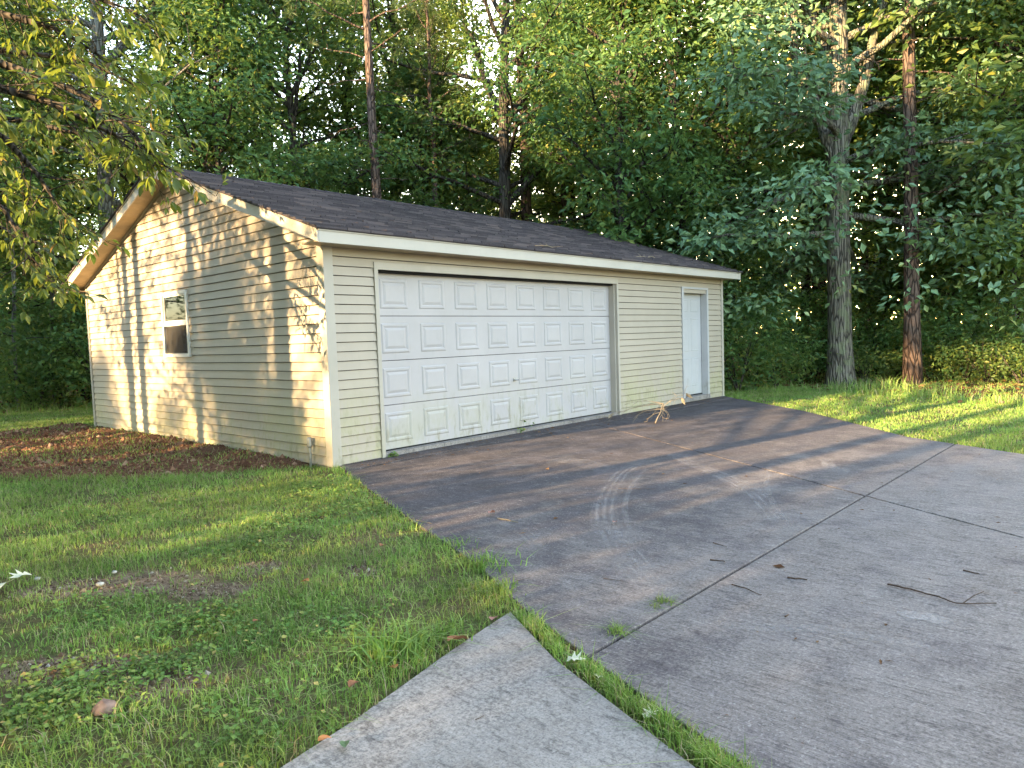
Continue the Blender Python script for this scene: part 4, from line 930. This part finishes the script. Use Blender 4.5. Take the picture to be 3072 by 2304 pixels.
# ------------------------------------------------------------------ loose soil by the gable
def clods():
    rg = np.random.default_rng(95); N = 60000
    P = np.column_stack([rg.uniform(-4.2, 0, N), rg.uniform(.1, 9.3, N), np.zeros(N)]); s = sdf(P, SOIL); keep = (P[:, 0] < -.02) & (rg.random(N) < np.clip(.15+s*1.2, 0, 1)*(.25+.75*vnoise(P, 2.2, 7))*(s > -.15)); P = P[keep]; n = len(P)
    P[:, 2] = height(P); r = np.exp(rg.normal(math.log(.012), .55, n)); r = np.minimum(r, .06)
    o6 = np.array([(1, 0, 0), (0, 1, 0), (-1, 0, 0), (0, -1, 0), (0, 0, .8), (0, 0, -.6)]); V = o6[None]*rg.uniform(.5, 1.4, (n, 6, 3))*r[:, None, None]
    a = rg.uniform(0, 6.28, n); c, s_ = np.cos(a)[:, None], np.sin(a)[:, None]; V = np.stack([V[..., 0]*c-V[..., 1]*s_, V[..., 0]*s_+V[..., 1]*c, V[..., 2]], -1)+P[:, None]
    i = np.arange(n)[:, None]*6; F = np.concatenate([i+np.array([t]) for t in ((0, 1, 4), (1, 2, 4), (2, 3, 4), (3, 0, 4), (1, 0, 5), (2, 1, 5), (3, 2, 5), (0, 3, 5))])
    o = link('soil', MB().add(V.reshape(-1, 3), F), M['clod']); tag(o, 'loose red-brown soil clods dug up along the gable wall', 'soil', None, 'stuff'); print('clods', n)
def clod_mat():
    t = NT('soil_clods'); c = t.ramp(t.island(), [(0, (.065, .032, .02)), (.5, (.15, .075, .045)), (.85, (.25, .14, .085)), (1, (.37, .25, .17))]); return t.done(t.bsdf(c, .95, None, .1))
M['clod'] = clod_mat(); clods()

# ------------------------------------------------------------------ fallen leaves, twigs, stones
M['paleleaf'] = plain('pale_leaf', (.62, .60, .44), .6, .3, .08); M['brownleaf'] = plain('brown_leaf', (.22, .10, .05), .8, .2, .3, 40); M['orangeleaf'] = plain('orange_leaf', (.42, .17, .06), .7, .2, .25, 40)
M['pinkleaf'] = plain('pink_brown_leaf', (.36, .18, .14), .7, .2, .2, 40); M['greenleaf'] = plain('green_leaf', (.10, .16, .07), .6, .3, .2, 40); M['twig'] = plain('twig_bark', (.10, .07, .055), .9, .1, .3, 40); M['paletwig'] = plain('bleached_twig', (.27, .215, .145), .8, .2, .2, 30)
M['rock'] = plain('brown_rock', (.22, .15, .12), .9, .2, .3, 25); M['pebble'] = plain('white_pebble', (.40, .375, .33), .85, .2, .25, 25)
def fallen(px, py, size, ang, mat, label, fn=lobed, z=.008, asp=.9):
    rg = np.random.default_rng(int(px*3+py)); c = gp(px, py); n1 = np.array([rg.normal(0, .12), rg.normal(0, .12), 1.]); d = np.array([math.cos(ang), math.sin(ang), 0])
    V, F = fn(np.array([-d*size*.5]), unit(np.array([d])), unit(np.array([n1])), np.array([size]), np.array([size*asp])); V[:, 2] += rg.normal(0, size*.03, len(V)); V[:, 2] -= V[:, 2].min()
    st = MB().add(V, F); o = link('fallen_leaf', st, M[mat]); o.location = (c[0], c[1], z); tag(o, label, 'leaf')
fallen(1728, 1990, .085, 2.2, 'paleleaf', 'pale star-shaped leaf on the sidewalk beside the grass joint, largest there')
fallen(1796, 2036, .05, .6, 'paleleaf', 'small pale leaf on the sidewalk edge below the star-shaped leaf')
fallen(1952, 2150, .07, 3.0, 'paleleaf', 'curled pale leaf against the grass strip of the joint')
fallen(12, 1778, .20, 1.2, 'paleleaf', 'big pale lobed leaf lying on the lawn by the bare patch', z=.03); fallen(62, 1748, .13, .3, 'paleleaf', 'smaller pale leaf on the lawn touching the big pale leaf', z=.03)
fallen(1482, 1866, .07, .5, 'pinkleaf', 'pinkish oval leaf on the sidewalk tip', leaflet, asp=.7); fallen(1372, 1940, .14, .2, 'brownleaf', 'curled brown leaf at the sidewalk edge by the crabgrass', leaflet, asp=.5)
fallen(1178, 2016, .06, 1.3, 'orangeleaf', 'orange-brown leaf standing in the grass by the sidewalk', leaflet, .012, .8); fallen(975, 2232, .06, .1, 'orangeleaf', 'orange leaf at the sidewalk edge', leaflet, asp=.5)
fallen(1035, 2248, .07, 1., 'greenleaf', 'dull green leaf lying on the sidewalk', leaflet, asp=.5); fallen(915, 1762, .06, 1.9, 'orangeleaf', 'small orange leaf in the lawn', leaflet, .03, .7)
fallen(1065, 2075, .08, .4, 'brownleaf', 'dark brown leaf in the grass near the sidewalk', leaflet, .02, .6); fallen(1150, 1655, .08, .4, 'brownleaf', 'brown leaf in the lawn near the driveway edge', leaflet, .03, .6); fallen(770, 1880, .05, .4, 'brownleaf', 'brown leaf scrap among the clover', leaflet, .02, .6)
fallen(1845, 1573, .09, .4, 'pinkleaf', 'tan leaf scrap on the driveway by the tyre marks', leaflet, asp=.4); fallen(1475, 1548, .14, .5, 'pinkleaf', 'dusty tan leaf litter scrap on the driveway', leaflet, asp=.35)
def twig(px, r, mat, label, z=.004, forks=()):
    r = r*.5
    Q = np.array([gp(*p) for p in px]); c = Q[0].copy(); rg = np.random.default_rng(int(px[0][0])); t = np.linspace(0, len(Q)-1, 4*len(Q)); P = np.column_stack([np.interp(t, np.arange(len(Q)), Q[:, k]) for k in range(3)])-c; P[:, :2] += rg.normal(0, r*.6, (len(P), 2)); P[:, 2] = z
    m = MB().tube(P, np.linspace(r, r*.45, len(P)), 6)
    for (i, q) in forks: e = gp(*q)-c; e[2] = z+.02; m.tube(np.array([P[i], (P[i]+e)/2+np.array([0, 0, .008]), e]), [r*.6, r*.5, r*.3], 5)
    o = link('twig', m, M[mat]); o.location = (c[0], c[1], 0); tag(o, label, 'twig')
twig([(2663, 1757), (2740, 1775), (2820, 1798), (2870, 1816), (2990, 1816)], .010, 'twig', 'long thin dark stick lying across the driveway', .01, [(15, (2952, 1792))])
twig([(2195, 1755), (2240, 1768), (2283, 1787)], .006, 'twig', 'bent dark twig on the driveway beyond the seam tufts'); twig([(2366, 1735), (2424, 1741)], .010, 'twig', 'short thick bark piece on the driveway near the bent twig')
twig([(2132, 1681), (2176, 1686)], .009, 'twig', 'stubby dark twig beside the driveway seam'); twig([(2140, 1630), (2180, 1642)], .005, 'twig', 'thin twig on the driveway above the stubby one'); twig([(2890, 1712), (2940, 1724)], .008, 'twig', 'brown twig on a pale spot of the far driveway slab')
twig([(1855, 1467), (1965, 1468)], .004, 'twig', 'thin straight twig beside the curved tyre mark'); twig([(1490, 1556), (1555, 1568)], .012, 'paletwig', 'pale bark strip on the driveway near the lawn edge'); twig([(1428, 2162), (1452, 2150)], .003, 'twig', 'tiny twig on the sidewalk')
twig([(1550, 1745), (1590, 1735)], .003, 'twig', 'tiny curved twig on the driveway near the grass corner'); twig([(1810, 1737), (1870, 1745)], .004, 'twig', 'crooked twig on the driveway between tyre marks'); twig([(2355, 1852), (2368, 1845)], .008, 'twig', 'small bark chip on the near driveway slab'); twig([(1250, 1562), (1295, 1572)], .006, 'paletwig', 'whitish twig at the edge of the lawn and driveway')
def dead_branch():
    c = gp(1960, 1265); e = empty('dead_branch', (c[0], c[1], 0)); tag(e, 'fallen dead branch with bleached forked twigs on the driveway by the wall', 'branch'); rg = np.random.default_rng(17)
    R3, F3 = np.array([CR[0], CR[1], 0]), np.array([CF[0], CF[1], 0])
    def wig(p, q, n, amp, sag): s = np.linspace(0, 1, n)[:, None]; P = p+(q-p)*s+np.cumsum(rg.normal(0, amp, (n, 3)), 0)*s*(1-s*.4); P[:, 2] += sag*np.sin(s[:, 0]*math.pi); P[:, 2] = np.maximum(P[:, 2], .008); return P
    hub = R3*.16+np.array([0, 0, .27]); main = wig(R3*-.02+F3*-.25+np.array([0, 0, .01]), hub, 7, .012, .01); m = MB().tube(main, np.linspace(.010, .007, 7), 7); link('stem', m, M['paletwig'], e)
    ends = [(-.10, .01, -.05), (.10, .01, -.32), (.02, .01, .20), (.24, .01, -.10), (-.80, .06, .15), (-.62, .14, -.05), (-.42, .24, .12), (.52, .42, .05), (.46, .30, .2), (.34, .10, .3), (-.3, .08, -.2)]
    for a, h, f in ends:
        q = R3*a+F3*f+np.array([0, 0, h]); st = hub if rg.random() < .5 else main[int(rg.integers(3, 6))]; P = wig(st, q, 9, .018, .05); m = MB().tube(P, np.linspace(.005, .0016, 9), 5)
        for k in (3, 5, 6, 7):
            d = unit(q-st+rg.normal(0, .7, 3))*rg.uniform(.08, .22); g = P[k]+d; g[2] = max(g[2], .008); m.tube(wig(P[k], g, 5, .008, 0), np.linspace(.003, .0012, 5), 4)
        link('twig', m, M['paletwig'], e)
    for q, d in ((R3*.5+np.array([0, 0, .42]), (.5, -.5, -.5)), (R3*.44+np.array([0, 0, .36]), (.2, -.3, -.9)), (R3*-.6+np.array([0, 0, .15]), (-.5, .4, -.4))):
        link('dead_leaf', MB().add(*leaflet(q[None], unit(np.array([d])), unit(np.array([[.5, .5, .3]])), np.full(1, .13), np.full(1, .05))), M['paletwig'], e)
dead_branch()
def roof_twig(x, y, L, label):
    e_z = H+FH+PIT*(y+EV)+.03; rg = np.random.default_rng(int(x*10)); m = MB(); t = np.linspace(0, 1, 8)[:, None]
    P = np.array([[0, 0, 0]])+np.array([[L, .05, .02]])*t+rg.normal(0, .03, (8, 3))*t; P[:, 2] = np.abs(P[:, 2])*.5+P[:, 1]*PIT+.004; m.tube(P, .006, 5)
    for k in (2, 3, 5, 6): q = P[k]+rg.normal(0, .09, 3); q[2] = q[1]*PIT+.05; m.tube(np.array([P[k], q]), [.004, .002], 4)
    o = link('roof_twig', m, M['paletwig']); o.location = (x, y, e_z-.012); tag(o, label, 'twig')
c = at(2030, 780, 12.2); roof_twig(6.3, .05, .7, 'pale twiggy debris resting on the shingles above the wall between the doors'); roof_twig(3.55, .0, .45, 'pale curved twig on the shingles above the overhead door')
def rock(px, py, r, mat, label, z=.0):
    rg = np.random.default_rng(int(px)); c = gp(px, py); th = np.linspace(0, math.pi, 7); ph = np.arange(10)*2*math.pi/10; V = np.array([[(math.sin(a)*math.cos(b), math.sin(a)*math.sin(b), .55*math.cos(a)) for b in ph] for a in th]); V = V*r*(1+rg.normal(0, .07, V.shape[:2])[..., None]); i = (np.arange(6)[:, None]*10+np.arange(10)[None]); j = (np.arange(6)[:, None]*10+(np.arange(10)[None]+1) % 10)
    m = MB().add(V.reshape(-1, 3), np.stack([i, i+10, j+10, j], -1).reshape(-1, 4)).mesh('stone', True); o = link('stone', m, M[mat]); o.location = (c[0], c[1], z); tag(o, label, 'stone')
rock(312, 2132, .045, 'rock', 'reddish brown stone half sunk in the lawn grass', .01); rock(300, 1752, .022, 'pebble', 'larger whitish pebble on the bare lawn patch', .0); rock(343, 1716, .016, 'pebble', 'white pebble at the rim of the bare lawn patch', 0); rock(112, 1736, .02, 'pebble', 'small pale pebble near the big pale leaf', 0); rock(985, 1392, .05, 'rock', 'dirt clod beside the conduit stub', .02)
def plant(px, py, n, h, label):
    rg = np.random.default_rng(int(px)); c = gp(px, py); C = np.column_stack([rg.normal(0, h*.4, n), rg.normal(0, h*.25, n), rg.uniform(.2, 1, n)*h]); e = empty('weed', (c[0], c[1], 0)); tag(e, label, 'weed'); m = MB()
    for q in C: m.tube(np.array([[0, 0, -.01], q*.5+np.array([0, 0, h*.1]), q]), [.003, .002, .0015], 4)
    link('stem', m, M['greenleaf'], e); link('leaves', MB().add(*spray(rg, C, 5, h*.12, .06, .55, .2)), M['clover'], e)
plant(1575, 1290, 12, .16, 'leafy weed sprouting at the foot of the overhead door'); plant(1385, 1322, 6, .06, 'tiny weed under the overhead door'); plant(1182, 1372, 6, .06, 'tiny pale weed at the overhead door corner'); plant(1560, 1300, 5, .07, 'low weed beside the leafy weed at the overhead door')

def crumbs():
    rg = np.random.default_rng(96); n = 5000; k = rg.integers(0, len(BARE), n); vd = np.array([.74, .67]); sd = np.array([.67, -.74])
    C = np.array([c[0][:2] for c in BARE])[k]; A = np.array([c[1] for c in BARE])[k]; B_ = np.array([c[2]*2.2 for c in BARE])[k]
    P = np.column_stack([C+sd*(rg.normal(0, .55, n)*A)[:, None]+vd*(rg.normal(0, .55, n)*B_)[:, None], np.zeros(n)]); P = P[(sdf(P, DRIVE) < -.03) & (sdf(P, WALK) < -.03)]; n = len(P); P[:, 2] = height(P); r = np.minimum(np.exp(rg.normal(math.log(.006), .5, n)), .02)
    o6 = np.array([(1, 0, 0), (0, 1, 0), (-1, 0, 0), (0, -1, 0), (0, 0, .8), (0, 0, -.6)]); V = o6[None]*rg.uniform(.5, 1.4, (n, 6, 3))*r[:, None, None]+P[:, None]; i = np.arange(n)[:, None]*6
    o = link('soil_crumbs', MB().add(V.reshape(-1, 3), np.concatenate([i+np.array([t]) for t in ((0, 1, 4), (1, 2, 4), (2, 3, 4), (3, 0, 4))])), M['crumb']); tag(o, 'dry soil crumbs on the bare lawn patches', 'soil', None, 'stuff')
def crumb_mat():
    t = NT('dry_soil'); c = t.ramp(t.island(), [(0, (.06, .04, .026)), (.6, (.15, .105, .07)), (.95, (.26, .20, .145)), (1, (.42, .38, .32))]); return t.done(t.bsdf(c, .95, None, .1))
M['crumb'] = crumb_mat(); crumbs()
def debris():
    rg = np.random.default_rng(97); n = 3600; P = np.column_stack([rg.uniform(-3.6, 9.4, n), rg.uniform(-6.6, -.02, n), np.zeros(n)]); k = n//2; P[:k, 0] = rg.uniform(.2, 9.2, k); P[:k, 1] = -np.abs(rg.normal(0, .22, k))-.02
    d = np.maximum(sdf(P, DRIVE), sdf(P, WALK)); e = dist_line(P, DRIVE_L); P = P[(d > 0) & ((P[:, 1] > -.6) | (rg.random(n) < .28+.7*np.exp(-e/.15)))]; n = len(P); P[:, 2] = np.where(P[:, 1] > APRON, .0155, .004)
    a = rg.uniform(0, 6.28, n); Dr = unit(np.column_stack([np.cos(a), np.sin(a), np.zeros(n)])); N = unit(np.array([0, 0, 1.])+rg.normal(0, .2, (n, 3))); L = np.exp(rg.normal(math.log(.016), .6, n)); L = np.minimum(L, .07)
    o = link('debris', MB().add(*kites(P, Dr, N, L, L*rg.uniform(.15, .7, n), .15)), M['dry']); tag(o, 'fine leaf scraps and grit scattered over the concrete', 'debris', None, 'stuff')
debris()
